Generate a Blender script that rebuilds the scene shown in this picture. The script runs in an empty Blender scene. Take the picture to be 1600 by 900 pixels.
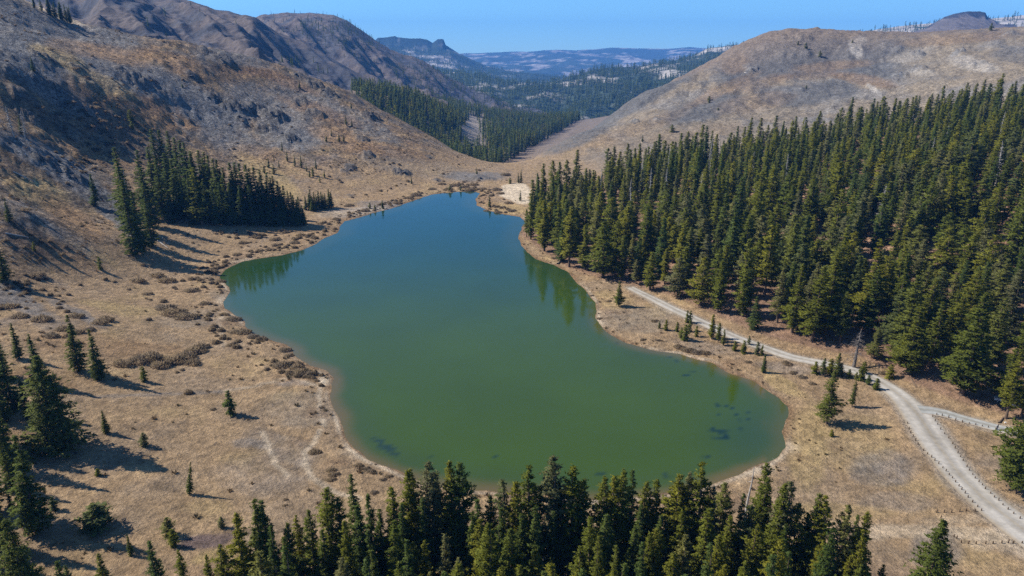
import bpy, bmesh, math, random
import numpy as np
from math import radians, sin, cos, tan, pi
random.seed(7); RNG = np.random.default_rng(7)

# ------------------------------------------------------------------ camera, sky, sun
S = bpy.context.scene
COL = S.collection
PITCH = radians(18.9); CAMH = 100.0; F = 1067.0
cam = bpy.data.cameras.new('camera'); cam.lens = 24.0; cam.sensor_width = 36.0
cam.clip_start = 1.0; cam.clip_end = 60000
camo = bpy.data.objects.new('camera', cam); COL.objects.link(camo)
camo.location = (0, 0, CAMH); camo.rotation_euler = (radians(90) - PITCH, 0, 0)
S.camera = camo
SUN_EL, SUN_AZ = radians(43), radians(79)        # azimuth measured from +Y towards -X
w = bpy.data.worlds.new('World'); S.world = w; w.use_nodes = True
wn = w.node_tree.nodes; wl = w.node_tree.links; wn.clear()
sky = wn.new('ShaderNodeTexSky'); sky.sky_type = 'NISHITA'; sky.sun_disc = False
sky.sun_elevation = SUN_EL; sky.sun_rotation = -SUN_AZ; sky.altitude = 2500; sky.air_density = 1.0
sky.dust_density = 0.8; sky.ozone_density = 3.0
bg = wn.new('ShaderNodeBackground'); bg.inputs[1].default_value = 0.098
wo = wn.new('ShaderNodeOutputWorld')
tint = wn.new('ShaderNodeMix'); tint.data_type = 'RGBA'; tint.blend_type = 'MULTIPLY'; tint.inputs[0].default_value = 1.0; tint.inputs[7].default_value = (.60, .93, 1.10, 1)
wl.new(sky.outputs[0], tint.inputs[6]); wl.new(tint.outputs[2], bg.inputs[0]); wl.new(bg.outputs[0], wo.inputs[0])
sl = bpy.data.lights.new('sun', 'SUN'); sl.energy = 5.0; sl.angle = radians(0.53); sl.color = (1.0, 0.94, 0.84)
so = bpy.data.objects.new('sun', sl); COL.objects.link(so)
from mathutils import Vector
sdir = Vector((-sin(SUN_AZ) * cos(SUN_EL), cos(SUN_AZ) * cos(SUN_EL), sin(SUN_EL)))
so.rotation_euler = sdir.to_track_quat('Z', 'Y').to_euler()
S.view_settings.view_transform = 'Standard'; S.view_settings.look = 'None'
S.view_settings.exposure = 0.72; S.view_settings.gamma = 1.0
S.cycles.max_bounces = 4; S.cycles.diffuse_bounces = 2; S.cycles.glossy_bounces = 2
S.cycles.transparent_max_bounces = 4; S.cycles.volume_bounces = 0; S.cycles.transmission_bounces = 2
S.cycles.use_denoising = False

# ------------------------------------------------------------------ picture <-> place
cP, sP = cos(PITCH), sin(PITCH)
def ray(px, py):
    a = (np.asarray(px, float) - 800) / F; b = (450 - np.asarray(py, float)) / F
    return np.stack([a, cP + b * sP, -sP + b * cP], -1)
def PY(px, py, Y):                    # point seen at (px,py) with forward distance Y
    d = ray(px, py); t = Y / d[..., 1]
    return np.stack([d[..., 0] * t, d[..., 1] * t, CAMH + d[..., 2] * t], -1)
def PZ(px, py, z=0.0):                # point seen at (px,py) with height z
    d = ray(px, py); t = (z - CAMH) / d[..., 2]
    return np.stack([d[..., 0] * t, d[..., 1] * t, CAMH + d[..., 2] * t], -1)
def proj(x, y, z):
    h = z - CAMH; dep = y * cP - h * sP; up = y * sP + h * cP
    dep = np.where(dep < 1, 1, dep)
    return 800 + F * x / dep, 450 - F * up / dep, dep

# ------------------------------------------------------------------ numpy noise
_p = np.random.default_rng(3).permutation(512); _g = np.random.default_rng(4).random((512,)) * 2 * pi
def gnoise(x, y):
    xi = np.floor(x).astype(int); yi = np.floor(y).astype(int); fx = x - xi; fy = y - yi
    def g(ix, iy, dx, dy):
        a = _g[_p[(_p[ix & 511] + iy) & 511]]
        return np.cos(a) * dx + np.sin(a) * dy
    u = fx * fx * fx * (fx * (fx * 6 - 15) + 10); v = fy * fy * fy * (fy * (fy * 6 - 15) + 10)
    n0 = g(xi, yi, fx, fy) * (1 - u) + g(xi + 1, yi, fx - 1, fy) * u
    n1 = g(xi, yi + 1, fx, fy - 1) * (1 - u) + g(xi + 1, yi + 1, fx - 1, fy - 1) * u
    return (n0 * (1 - v) + n1 * v) * 1.5
def fbm(x, y, o=4, seed=0):
    s = 0; a = 1.0; t = 0
    for i in range(o):
        s = s + a * gnoise(x + 17.3 * (i + seed), y - 9.1 * (i + 2 * seed)); t += a; a *= .5; x = x * 2.03; y = y * 2.03
    return s / t
def ridged(x, y, o=4, seed=0):
    s = 0; a = 1.0; t = 0
    for i in range(o):
        s = s + a * (1 - np.abs(gnoise(x + 11.7 * (i + seed), y + 5.3 * (i + 3 * seed))) * 1.6); t += a; a *= .5; x = x * 2.1; y = y * 2.1
    return s / t
def sstep(a, b, x):
    t = np.clip((x - a) / (b - a), 0, 1); return t * t * (3 - 2 * t)

# ------------------------------------------------------------------ lake shoreline (picture points on z = 0)
SH = [(343,432),(352,421),(375,410),(400,405),(440,399),(470,392),(495,381),(507,372),(528,364),(531,355),(538,346),(560,340),(587,332),
(612,326),(650,312),(675,304),(712,300),(742,299),(750,302),(743,311),(745,321),(762,329),(787,335),(800,337),(812,339),
(822,346),(815,356),(811,366),(810,373),(815,385),(837,405),(867,415),(890,427),(900,442),(912,450),(925,467),(931,477),(931,500),
(940,512),(960,527),(975,535),(1000,542),(1025,549),(1062,554),(1087,561),(1115,567),(1137,582),(1162,590),(1182,597),
(1200,612),(1215,622),(1230,635),(1229,650),(1224,665),(1222,675),(1227,682),(1226,697),(1215,712),(1200,722),(1162,737),
(1117,755),(1065,767),(1020,775),(922,780),(847,774),(775,768),(730,765),(650,750),(630,741),(607,730),(575,717),(550,700),
(540,685),(536,675),(532,655),(522,635),(515,617),(519,605),(520,592),(512,581),(500,575),(487,571),(462,557),(458,546),
(450,539),(425,532),(400,522),(385,512),(380,500),(350,482),(350,470),(360,455),(355,447)]
SHA = np.array(SH, float); SHW = PZ(SHA[:, 0], SHA[:, 1])[:, :2]
def shore_sd(x, y):                   # signed distance, positive on land
    x = np.asarray(x, float); y = np.asarray(y, float); shp = x.shape; x = x.ravel(); y = y.ravel()
    out = np.full(x.shape, 200.0)
    m = (x > SHW[:, 0].min() - 120) & (x < SHW[:, 0].max() + 120) & (y > SHW[:, 1].min() - 120) & (y < SHW[:, 1].max() + 120)
    X = x[m]; Y = y[m]; d = np.full(X.shape, 1e9); ins = np.zeros(X.shape, bool)
    n = len(SHW)
    for i in range(n):
        ax, ay = SHW[i]; bx, by = SHW[(i + 1) % n]
        ex, ey = bx - ax, by - ay; t = np.clip(((X - ax) * ex + (Y - ay) * ey) / (ex * ex + ey * ey), 0, 1)
        d = np.minimum(d, (X - ax - t * ex) ** 2 + (Y - ay - t * ey) ** 2)
        c = ((ay > Y) != (by > Y)) & (X < (bx - ax) * (Y - ay) / ((by - ay) + 1e-12) + ax); ins ^= c
    d = np.sqrt(d); out[m] = np.where(ins, -d, d)
    return out.reshape(shp)

# ------------------------------------------------------------------ terrain control points
CP = []
for i in range(0, len(SH), 3): CP.append(tuple(PZ(SH[i][0], SH[i][1], 0.0)))
def Z(px, py, z): CP.append(tuple(PZ(px, py, z)))
def D(px, py, Y): CP.append(tuple(PY(px, py, Y)))
for q in [(450,800,2),(300,700,2),(200,640,3.5),(250,560,4),(300,480,4),(150,500,9),(100,600,6),(0,600,9),(0,750,6),(0,900,5),(600,860,2),
          (800,900,3),(1000,870,2),(1200,800,1.5),(1400,750,2),(1550,850,2.6),(1600,700,3.2),(1400,640,2),(1300,600,2),(1200,560,2.2),
          (1100,505,2.2),(1000,465,2.4),(1600,640,4),(1500,600,4.5),(0,500,11),(100,440,8),(200,420,7),(0,400,22),(90,350,19),(200,330,14),(250,370,9),
          (0,300,41),(110,260,35),(300,300,15),(300,350,7),(400,300,8),(400,340,4),(500,300,3.5),(600,285,4),(700,272,4.5),(780,275,2.5),(800,300,2),(830,300,2.5),
          (-300,420,22),(-300,700,13),(1600,450,14),(1600,550,7),(1400,450,9),(1200,450,6),(1000,400,4),(900,360,3),(870,310,4),
          (1900,450,28),(1900,650,9),(1200,330,12),(1400,330,22),(1600,330,33),(1000,300,9)]: Z(*q)
for q in [(0,200,400),(100,200,480),(200,250,490),(200,150,560),(0,100,480),(0,50,560),(300,200,581),(400,200,621),(500,250,562),(600,230,609),(300,100,690),(400,140,720),
          (180,48,740),(110,60,680),(290,70,760),(400,92,800),(480,120,840),(560,150,850),(640,195,800),(700,228,740),(740,247,690),(772,260,640),(790,265,625),
          (130,44,760),(60,8,720),(0,-20,700),(-200,-90,620),(-300,100,430),
          (885,218,800),(848,238,750),(825,250,690),(1000,150,1000),(1100,105,1150),(1150,75,1200),(1200,52,1250),(1260,50,1280),(1330,56,1300),(1400,55,1250),(1500,48,1200),(1600,43,1150),(1900,30,1100),
          (900,262,640),(1000,215,700),(1100,195,740),(1200,185,780),(1300,170,800),(1400,145,820),(1500,120,800),(1600,100,780),(1600,178,580),(1500,190,590),(1400,205,590),(1900,150,560),
          (1100,150,930),(1250,110,1020),(1400,90,1020),(1550,70,980),
          (750,240,1150),(800,225,1400),(700,182,1500),(650,172,1500),(580,150,1400),(740,200,1500),(800,200,1750),(870,192,2200),(900,185,2400),(820,190,2300),(700,165,2000)]: D(*q)
for q in [(180,48,700),(290,70,750),(400,92,800),(480,120,840),(560,150,850),(640,195,800),(700,225,750)]:
    p = PY(*q); CP.append((p[0] * 1.28, p[1] + 240, p[2] - 55))
for q in [(1000,150,1000),(1100,105,1150),(1200,52,1250),(1330,56,1300),(1500,48,1200),(1600,43,1150)]:
    p = PY(*q); CP.append((p[0] * 1.2, p[1] + 330, p[2] - 60))
CP += [(-25,705,-14),(-15,730,-24),(-20,780,-34),(-20,850,-45),(-90,900,-30),(40,820,-22),(-60,990,-52),(70,950,-30),(40,1080,-62),(0,0,3),(-110,0,12),(110,0,5),(0,-250,20),(300,0,18),(420,180,26),(-300,0,40),(700,300,60),(-200,1300,20),(600,2200,-20),(-700,300,190),(-600,900,120),(1100,900,110),(-1500,1500,120),(1800,1500,100)]
CP = np.array(CP); _c = CP[:, :2] / 300.0
def tps(r2): return np.where(r2 > 1e-12, 0.5 * r2 * np.log(r2 + 1e-12), 0)
n = len(CP); A = np.zeros((n + 3, n + 3))
A[:n, :n] = tps(((_c[:, None] - _c[None]) ** 2).sum(-1)) + np.eye(n) * 0.004
A[:n, n] = 1; A[:n, n + 1:] = _c; A[n, :n] = 1; A[n + 1:, :n] = _c.T
W = np.linalg.solve(A, np.concatenate([CP[:, 2], [0, 0, 0]]))
def rbf(x, y):
    q = np.stack([np.ravel(x), np.ravel(y)], -1) / 300.0; out = np.empty(len(q))
    for i in range(0, len(q), 40000):
        b = q[i:i + 40000]; r2 = ((b[:, None] - _c[None]) ** 2).sum(-1)
        out[i:i + 40000] = tps(r2) @ W[:n] + W[n] + b @ W[n + 1:]
    return out.reshape(np.shape(x))

ROAD = [(985,450,4),(997,456,4.5),(1020,467,5),(1050,482,5.5),(1085,498,5.5),(1110,510,5.5),(1140,524,5.5),(1170,536,5.5),(1200,546,5.5),(1237,559,5.5),(1265,565,5.5),(1300,571,5.5),(1330,577,5.5),
        (1360,588,6),(1387,604,6.5),(1410,622,7.5),(1428,642,9),(1443,662,9.5),(1453,678,9.5),(1476,712,9),(1506,750,8.5),(1540,782,9),(1585,818,9.5),(1650,865,10),(1760,940,10)]
SPUR = [(1436,640,6),(1465,641,5.5),(1490,646,5),(1512,652,4.8),(1550,664,4.8),(1590,675,4.8),(1650,690,4.8),(1750,712,4.8)]
def polydist(x, y, P2, wd):
    best = np.full(x.shape, 1e9)
    for i in range(len(P2) - 1):
        ax, ay = P2[i]; ex, ey = P2[i + 1] - P2[i]
        t = np.clip(((x - ax) * ex + (y - ay) * ey) / (ex * ex + ey * ey), 0, 1)
        best = np.minimum(best, np.hypot(x - ax - t * ex, y - ay - t * ey) - (wd[i] * (1 - t) + wd[i + 1] * t) / 2)
    return best
def smooth_line(L, step=2.5):
    zi = np.full(len(L), 2.4)
    for _ in range(5): P3 = PZ(np.array([q[0] for q in L]), np.array([q[1] for q in L]), zi)[:, :2]; zi = ground_z(P3[:, 0], P3[:, 1])
    wd = np.array([q[2] for q in L], float)
    out = []; ow = []
    Q = np.vstack([2 * P3[0] - P3[1], P3, 2 * P3[-1] - P3[-2]])
    for i in range(len(P3) - 1):
        m = max(2, int(np.hypot(*(P3[i + 1] - P3[i])) / step))
        for k in range(m):
            t = k / m; a, b, c, d = Q[i:i + 4]
            out.append(.5 * ((2 * b) + (c - a) * t + (2 * a - 5 * b + 4 * c - d) * t * t + (3 * b - a - 3 * c + d) * t ** 3)); ow.append(wd[i] * (1 - t) + wd[i + 1] * t)
    out.append(P3[-1]); ow.append(wd[-1]); return np.array(out), np.array(ow)

CRAG = None
def ground_z(x, y):
    x = np.asarray(x, float); y = np.asarray(y, float)
    z = rbf(x, y); r = np.hypot(x, y)
    z = np.where(r > 2000, z * np.clip((3300 - r) / 1300, 0, 1) - 165 * np.clip((r - 2000) / 900, 0, 1), z)
    z = np.clip(z, -168, 330)
    sd = shore_sd(x, y) + 1.1 * fbm(x / 9, y / 9, 3, 5)
    land = sd > 0
    f = sstep(2, 60, sd)                       # relief grows away from the shore
    hill = sstep(8, 40, z)
    left = sstep(30, -60, x - 0.05 * y)
    n1 = ridged(x / 120, y / 150, 5, 1) - .55
    n2 = fbm(x / 34, y / 34, 4, 2)
    n3 = ridged(x / 22 + fbm(x / 60, y / 60, 2) * 1.2, y / 22, 4, 6) - .6
    far = sstep(1000, 1600, r)
    z = z + f * (0.5 * n2 + hill * (left * (5 * n1 + 2.6 * n3 + 1.8 * n2) + (1 - left) * (9 * n1 + 3.2 * n3 + 2 * n2 + sstep(500, 800, y) * 3 * (ridged((x - .5 * y) / 38, (y + .5 * x) / 110, 4, 77) - .6))) * (1 - .5 * far))
    z = z + f * .22 * fbm(x / 5, y / 5, 2, 9)
    rk = sstep(.05, .35, fbm(x / 70, y / 70, 3, 71)) * hill * f
    z = z + rk * (2.6 * (ridged((x + y * .5) / 17, y / 24, 4, 72) - .55)) + hill * f * left * 1.5 * (ridged(x / 9, y / 9, 3, 73) - .55)
    if CRAG is not None:
        for cx, cy, cr, ca in CRAG:
            m = (np.abs(x - cx) < 2 * cr) & (np.abs(y - cy) < 2 * cr)
            if m.any():
                X_ = x[m]; Y_ = y[m]; q = np.hypot(X_ - cx, Y_ - cy) / cr + .45 * fbm(X_ / cr * 1.3, Y_ / cr * 1.3, 3, 83)
                zz = np.array(z[m]); zz += ca * sstep(1.1, .55, q) * (.45 + .9 * (ridged(X_ / (cr * .55), Y_ / (cr * .55), 3, 84) - .3)); z = z.copy(); z[m] = zz
    base = np.clip(sd * 0.10, 0, 0.7)
    zl = base + np.maximum(z, 0.05) * f if False else np.maximum(z * f + base, base)
    # behind and below the outlet the valley may fall under the lake level
    low = sstep(600, 720, y)
    zl = np.where(y > 600, zl * (1 - low) + (z * f + base) * low, zl)
    bed = -np.clip(-sd * 0.14, 0, 4.0)
    return np.where(land, zl, bed)

RL, RW = smooth_line(ROAD); SLN, SW = smooth_line(SPUR)
def flat_roads(x, y, z):                       # roadbed levelled into the ground
    m = (y < 420) & (x > 20) & (x < 260) & (y > 60)
    if not m.any(): return z
    X = x[m]; Y = y[m]; zz = z[m].copy()
    kr = 0
    for L, Wd in ((RL, RW), (SLN, SW)):
        zc = ground_smooth(L)
        best = np.full(X.shape, 1e9); bz = np.zeros(X.shape)
        for i in range(0, len(L) - 1):
            ax, ay = L[i]; ex, ey = L[i + 1] - L[i]
            t = np.clip(((X - ax) * ex + (Y - ay) * ey) / (ex * ex + ey * ey), 0, 1)
            d = np.hypot(X - ax - t * ex, Y - ay - t * ey) - Wd[i] / 2
            u = d < best; best = np.where(u, d, best); bz = np.where(u, zc[i] * (1 - t) + zc[i + 1] * t, bz)
        k = sstep(6, 1.0, best) * (1 if L is RL else 1 - kr); zz = zz * (1 - k) + bz * k; kr = k
    z = z.copy(); z[m] = zz; return z
_gs = {}
def ground_smooth(L):
    k = id(L)
    if k not in _gs:
        zc = ground_z(L[:, 0], L[:, 1]); m = 6
        zp = np.pad(zc, m, mode='edge'); zs_ = np.convolve(zp, np.ones(2 * m + 1) / (2 * m + 1), 'valid')
        if L is SLN:
            zr = ground_smooth(RL); j = [int(np.hypot(RL[:, 0] - q[0], RL[:, 1] - q[1]).argmin()) for q in L]; dd = np.array([np.hypot(*(RL[jj] - q)) for jj, q in zip(j, L)]); kq = sstep(26, 6, dd)
            zs_ = zs_ * (1 - kq) + zr[j] * kq
        _gs[k] = zs_
    return _gs[k]
def GZ(x, y):
    x = np.atleast_1d(np.asarray(x, float)); y = np.atleast_1d(np.asarray(y, float))
    return flat_roads(x, y, ground_z(x, y))
def hit(px, py, h=0.0, far=2300.0):           # ground point seen at (px,py); h lifts the target (a tree top)
    px = np.atleast_1d(np.asarray(px, float)); py = np.atleast_1d(np.asarray(py, float)); h = np.broadcast_to(np.asarray(h, float), px.shape)
    d = ray(px, py); T = 60 * (far / 60) ** (np.linspace(0, 1, 320))
    X = d[:, 0:1] * T; Y = d[:, 1:2] * T; Zr = CAMH + d[:, 2:3] * T - h[:, None]
    G = ground_z(X, Y); b = Zr < G
    i = np.where(b.any(1), b.argmax(1), 319); i = np.maximum(i, 1); k = np.arange(len(px))
    e0 = Zr[k, i - 1] - G[k, i - 1]; e1 = Zr[k, i] - G[k, i]; t = np.clip(e0 / (e0 - e1 + 1e-9), 0, 1)
    x = X[k, i - 1] * (1 - t) + X[k, i] * t; y = Y[k, i - 1] * (1 - t) + Y[k, i] * t
    return np.stack([x, y, GZ(x, y)], -1)

CL = [(299,117,10,.9),(335,153,13,1.1),(358,166,15,1.1),(380,172,16,1.2),(376,186,10,.9),(392,170,9,.9),(62,86,14,.8),(80,95,10,.8),(118,106,12,.8),(350,94,20,.5),(320,77,14,.6),(575,242,11,1.1),(547,262,10,1.0),(538,268,8,.8),(620,268,10,1.1),(633,271,9,1.2),(682,282,9,.8),
 (671,245,7,.8),(547,306,8,.7),(750,278,14,.6),(766,280,10,.6),(450,216,16,.9),(430,182,22,.9),(405,172,16,.9),(415,200,18,.7),(492,134,16,.9),(512,144,14,.9),(470,120,14,.7),(580,184,16,1.0),(560,160,12,.8),(567,218,13,.8),(490,178,20,.9),(470,160,16,.8),(600,205,10,.8),(215,123,30,.5),(265,150,20,.4),
 (70,130,22,.7),(35,150,20,.7),(110,160,16,.7),(45,185,18,.6),(90,262,16,.8),(120,280,18,.9),(150,305,14,.7),(180,335,12,.7),(60,245,14,.5),(20,115,16,.7),(140,130,14,.5),
 (1175,108,9,1.0),(1166,104,8,.6),(1224,60,9,1.0),(1405,118,12,1.0),(1390,105,16,.5),(1402,76,10,.9),(1385,70,12,.5),(1307,128,14,.6),(1315,160,12,.6),(1240,145,18,.4),(1250,60,20,.5),(1200,75,18,.5),(961,185,8,.8),(992,190,9,.9),(1026,187,8,.8),(890,212,10,.7),(1497,83,12,.9),(1345,68,12,.5),(1436,108,14,.7),(1525,102,16,.6),(1580,55,14,.6),(1435,84,14,.6),(1090,190,14,.5),(1240,85,30,.3)]
_cp = hit([c[0] for c in CL], [c[1] for c in CL]); CRAG = []
for (a_, b_, rp, am), p in zip(CL, _cp):
    dpt = proj(*p)[2]; rr_ = rp * dpt / F; CRAG.append((p[0], p[1], rr_, am * rr_ * .62))
# ------------------------------------------------------------------ object helpers
def tag(o, label=None, cat=None, group=None, kind=None):
    if label: o['label'] = label
    if cat: o['category'] = cat
    if group: o['group'] = group
    if kind: o['kind'] = kind
    return o
def mesh_np(name, V, Fc, mats, smooth=False, mi=None):
    V = np.ascontiguousarray(V, dtype=np.float32); Fc = np.ascontiguousarray(Fc, dtype=np.int32)
    me = bpy.data.meshes.new(name); nf, k = Fc.shape
    me.vertices.add(len(V)); me.vertices.foreach_set('co', V.ravel())
    me.loops.add(nf * k); me.loops.foreach_set('vertex_index', Fc.ravel())
    me.polygons.add(nf); me.polygons.foreach_set('loop_start', np.arange(0, nf * k, k, dtype=np.int32))
    me.polygons.foreach_set('loop_total', np.full(nf, k, dtype=np.int32))
    if smooth: me.polygons.foreach_set('use_smooth', np.ones(nf, bool))
    for m in mats: me.materials.append(m)
    if mi is not None: me.polygons.foreach_set('material_index', np.asarray(mi, np.int32))
    me.update(calc_edges=True); me.validate(); return me
def obj(name, me, parent=None, loc=None):
    o = bpy.data.objects.new(name, me); COL.objects.link(o)
    if parent is not None: o.parent = parent
    if loc is not None: o.location = loc
    return o
def attr_col(me, C):
    a = me.color_attributes.new('Col', 'FLOAT_COLOR', 'POINT')
    C = np.concatenate([C, np.ones((len(C), 1))], 1) if C.shape[1] == 3 else C
    a.data.foreach_set('color', np.ascontiguousarray(C, np.float32).ravel())
def gridfaces(nr, nc):
    i = np.arange(nr - 1)[:, None] * nc + np.arange(nc - 1)[None]
    return np.stack([i, i + 1, i + nc + 1, i + nc], -1).reshape(-1, 4)

# ------------------------------------------------------------------ materials
def mat(name):
    m = bpy.data.materials.new(name); m.use_nodes = True; t = m.node_tree; t.nodes.clear()
    o = t.nodes.new('ShaderNodeOutputMaterial'); b = t.nodes.new('ShaderNodeBsdfPrincipled')
    t.links.new(b.outputs[0], o.inputs[0]); return m, t, b, o
def N(t, k, **kw):
    x = t.nodes.new(k)
    for a, v in kw.items():
        if a.startswith('i_'): x.inputs[a[2:].replace('_', ' ')].default_value = v
        else: setattr(x, a, v)
    return x
def mixc(t, mode, f, a, b):
    x = t.nodes.new('ShaderNodeMix'); x.data_type = 'RGBA'; x.blend_type = mode
    for i, v in ((0, f), (6, a), (7, b)):
        if hasattr(v, 'links') or isinstance(v, bpy.types.NodeSocket): t.links.new(v, x.inputs[i])
        else: x.inputs[i].default_value = v
    return x.outputs[2]
def ramp(t, src, stops):
    r = t.nodes.new('ShaderNodeValToRGB'); e = r.color_ramp.elements
    while len(e) < len(stops): e.new(.5)
    for q, (p, c) in zip(e, stops): q.position = p; q.color = (*c, 1) if len(c) == 3 else c
    t.links.new(src, r.inputs[0]); return r.outputs[0]
def noise(t, scale, detail=4, rough=.6, vec=None):
    x = N(t, 'ShaderNodeTexNoise'); x.inputs['Scale'].default_value = scale; x.inputs['Detail'].default_value = detail; x.inputs['Roughness'].default_value = rough
    if vec is not None: t.links.new(vec, x.inputs['Vector'])
    return x.outputs[0]
def terrain_mat(name, scales, amp=0.35, bump=(0.6, .5), hill=False):
    m, t, b, o = mat(name); g = N(t, 'ShaderNodeNewGeometry'); at = N(t, 'ShaderNodeAttribute', attribute_name='Col')
    c = at.outputs['Color']
    for s, (lo, hi) in scales:
        nf = noise(t, s, 5, .65, g.outputs['Position'])
        c = mixc(t, 'MULTIPLY', 1.0, c, ramp(t, nf, [(.32, (lo, lo, lo)), (.68, (hi, hi, hi))]))
    if hill:
        for s, lo, hi in ((.22, .45, 1.45), (.7, .35, 1.6)):
            c = mixc(t, 'MULTIPLY', at.outputs['Alpha'], c, ramp(t, noise(t, s, 7, .75, g.outputs['Position']), [(.36, (lo, lo, lo * 1.05)), (.62, (hi, hi * .98, hi * .95))]))
    t.links.new(c, b.inputs['Base Color']); b.inputs['Roughness'].default_value = .95; b.inputs['Specular IOR Level'].default_value = .15
    bp = N(t, 'ShaderNodeBump'); bp.inputs['Strength'].default_value = bump[0]; bp.inputs['Distance'].default_value = bump[1]
    t.links.new(noise(t, scales[0][0] * 1.0, 8, .7, g.outputs['Position']), bp.inputs['Height']); t.links.new(bp.outputs[0], b.inputs['Normal'])
    return m
M = {}
M['ground'] = terrain_mat('ground', [(0.42, (.62, 1.32)), (0.10, (.8, 1.18)), (1.7, (.68, 1.28))], bump=(1.0, 1.6), hill=True)
M['mountain'] = terrain_mat('mountain', [(0.03, (.7, 1.3)), (0.18, (.7, 1.3))], bump=(.8, 5))
M['farhill'] = terrain_mat('far_hill', [(0.012, (.7, 1.3)), (0.06, (.65, 1.35))], bump=(.6, 12))
def foliage(name, stops):
    m, t, b, o = mat(name); oi = N(t, 'ShaderNodeObjectInfo'); tc = N(t, 'ShaderNodeTexCoord')
    c = ramp(t, oi.outputs['Random'], stops)
    c = mixc(t, 'MULTIPLY', 1.0, c, ramp(t, noise(t, .9, 3, .6, tc.outputs['Object']), [(.3, (.55, .6, .55)), (.7, (1.35, 1.3, 1.2))]))
    t.links.new(c, b.inputs['Base Color']); b.inputs['Roughness'].default_value = .75; b.inputs['Specular IOR Level'].default_value = .2
    tr = N(t, 'ShaderNodeBsdfTranslucent'); t.links.new(c, tr.inputs[0]); mx = N(t, 'ShaderNodeMixShader'); mx.inputs[0].default_value = .48
    t.links.new(b.outputs[0], mx.inputs[1]); t.links.new(tr.outputs[0], mx.inputs[2]); t.links.new(mx.outputs[0], o.inputs[0]); return m
M['pine'] = foliage('pine_needles', [(0, (.165, .172, .018)), (.2, (.105, .13, .02)), (.4, (.215, .205, .022)), (.6, (.135, .158, .022)), (.75, (.20, .195, .06)), (.88, (.16, .16, .075)), (1, (.10, .135, .03))])
M['fir'] = foliage('fir_needles', [(0, (.075, .11, .022)), (.35, (.115, .14, .024)), (.7, (.085, .125, .03)), (1, (.13, .15, .035))])
M['twig'] = foliage('bare_twigs', [(0, (.28, .215, .155)), (.5, (.32, .24, .165)), (1, (.25, .20, .16))])
M['scrub'] = foliage('low_scrub', [(0, (.12, .085, .045)), (.5, (.17, .11, .06)), (1, (.09, .08, .045))])
def plain(name, c, rough=.85, var=.25, scale=3.0, spec=.25, metal=0.0):
    m, t, b, o = mat(name); tc = N(t, 'ShaderNodeTexCoord')
    t.links.new(mixc(t, 'MULTIPLY', 1.0, (*c, 1), ramp(t, noise(t, scale, 4, .65, tc.outputs['Object']), [(.3, (1 - var,) * 3), (.7, (1 + var,) * 3)])), b.inputs['Base Color'])
    b.inputs['Roughness'].default_value = rough; b.inputs['Specular IOR Level'].default_value = spec; b.inputs['Metallic'].default_value = metal; return m
M['bark'] = plain('bark', (.12, .085, .06)); M['deadbark'] = plain('grey_bark', (.15, .13, .115), var=.4); M['dead'] = plain('weathered_wood', (.33, .31, .29)); M['rock'] = plain('dark_rock', (.085, .085, .092), scale=.6, var=.45)
M['palerock'] = plain('pale_rock', (.36, .33, .29), scale=.6, var=.3); M['post'] = plain('post_wood', (.10, .065, .04)); M['log'] = plain('log_wood', (.26, .2, .15))
M['silver'] = plain('silver_paint', (.55, .6, .65), rough=.3, var=.03, spec=.6); M['glass'] = plain('dark_glass', (.02, .03, .04), rough=.08, var=.05, spec=.6)
M['tyre'] = plain('tyre_rubber', (.02, .02, .02)); M['skin'] = plain('skin', (.45, .28, .2)); M['cloth'] = plain('dark_jacket', (.05, .055, .07)); M['jeans'] = plain('dark_trousers', (.04, .05, .08)); M['hair'] = plain('brown_hair', (.05, .03, .02))
M['redmetal'] = plain('white_board', (.7, .68, .62))

# ------------------------------------------------------------------ colours of the ground, painted per vertex
TAN = np.array([.335, .228, .128]); ORG = np.array([.275, .17, .085]); GRY = np.array([.165, .163, .162]); DRK = np.array([.10, .085, .065]); RST = np.array([.205, .125, .07])
SAND = np.array([.52, .42, .30]); PURP = np.array([.17, .12, .10]); STRAW = np.array([.41, .295, .13]); LITT = np.array([.27, .165, .11]); PINK = np.array([.225, .193, .15]); PALE = np.array([.40, .37, .33])
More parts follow.
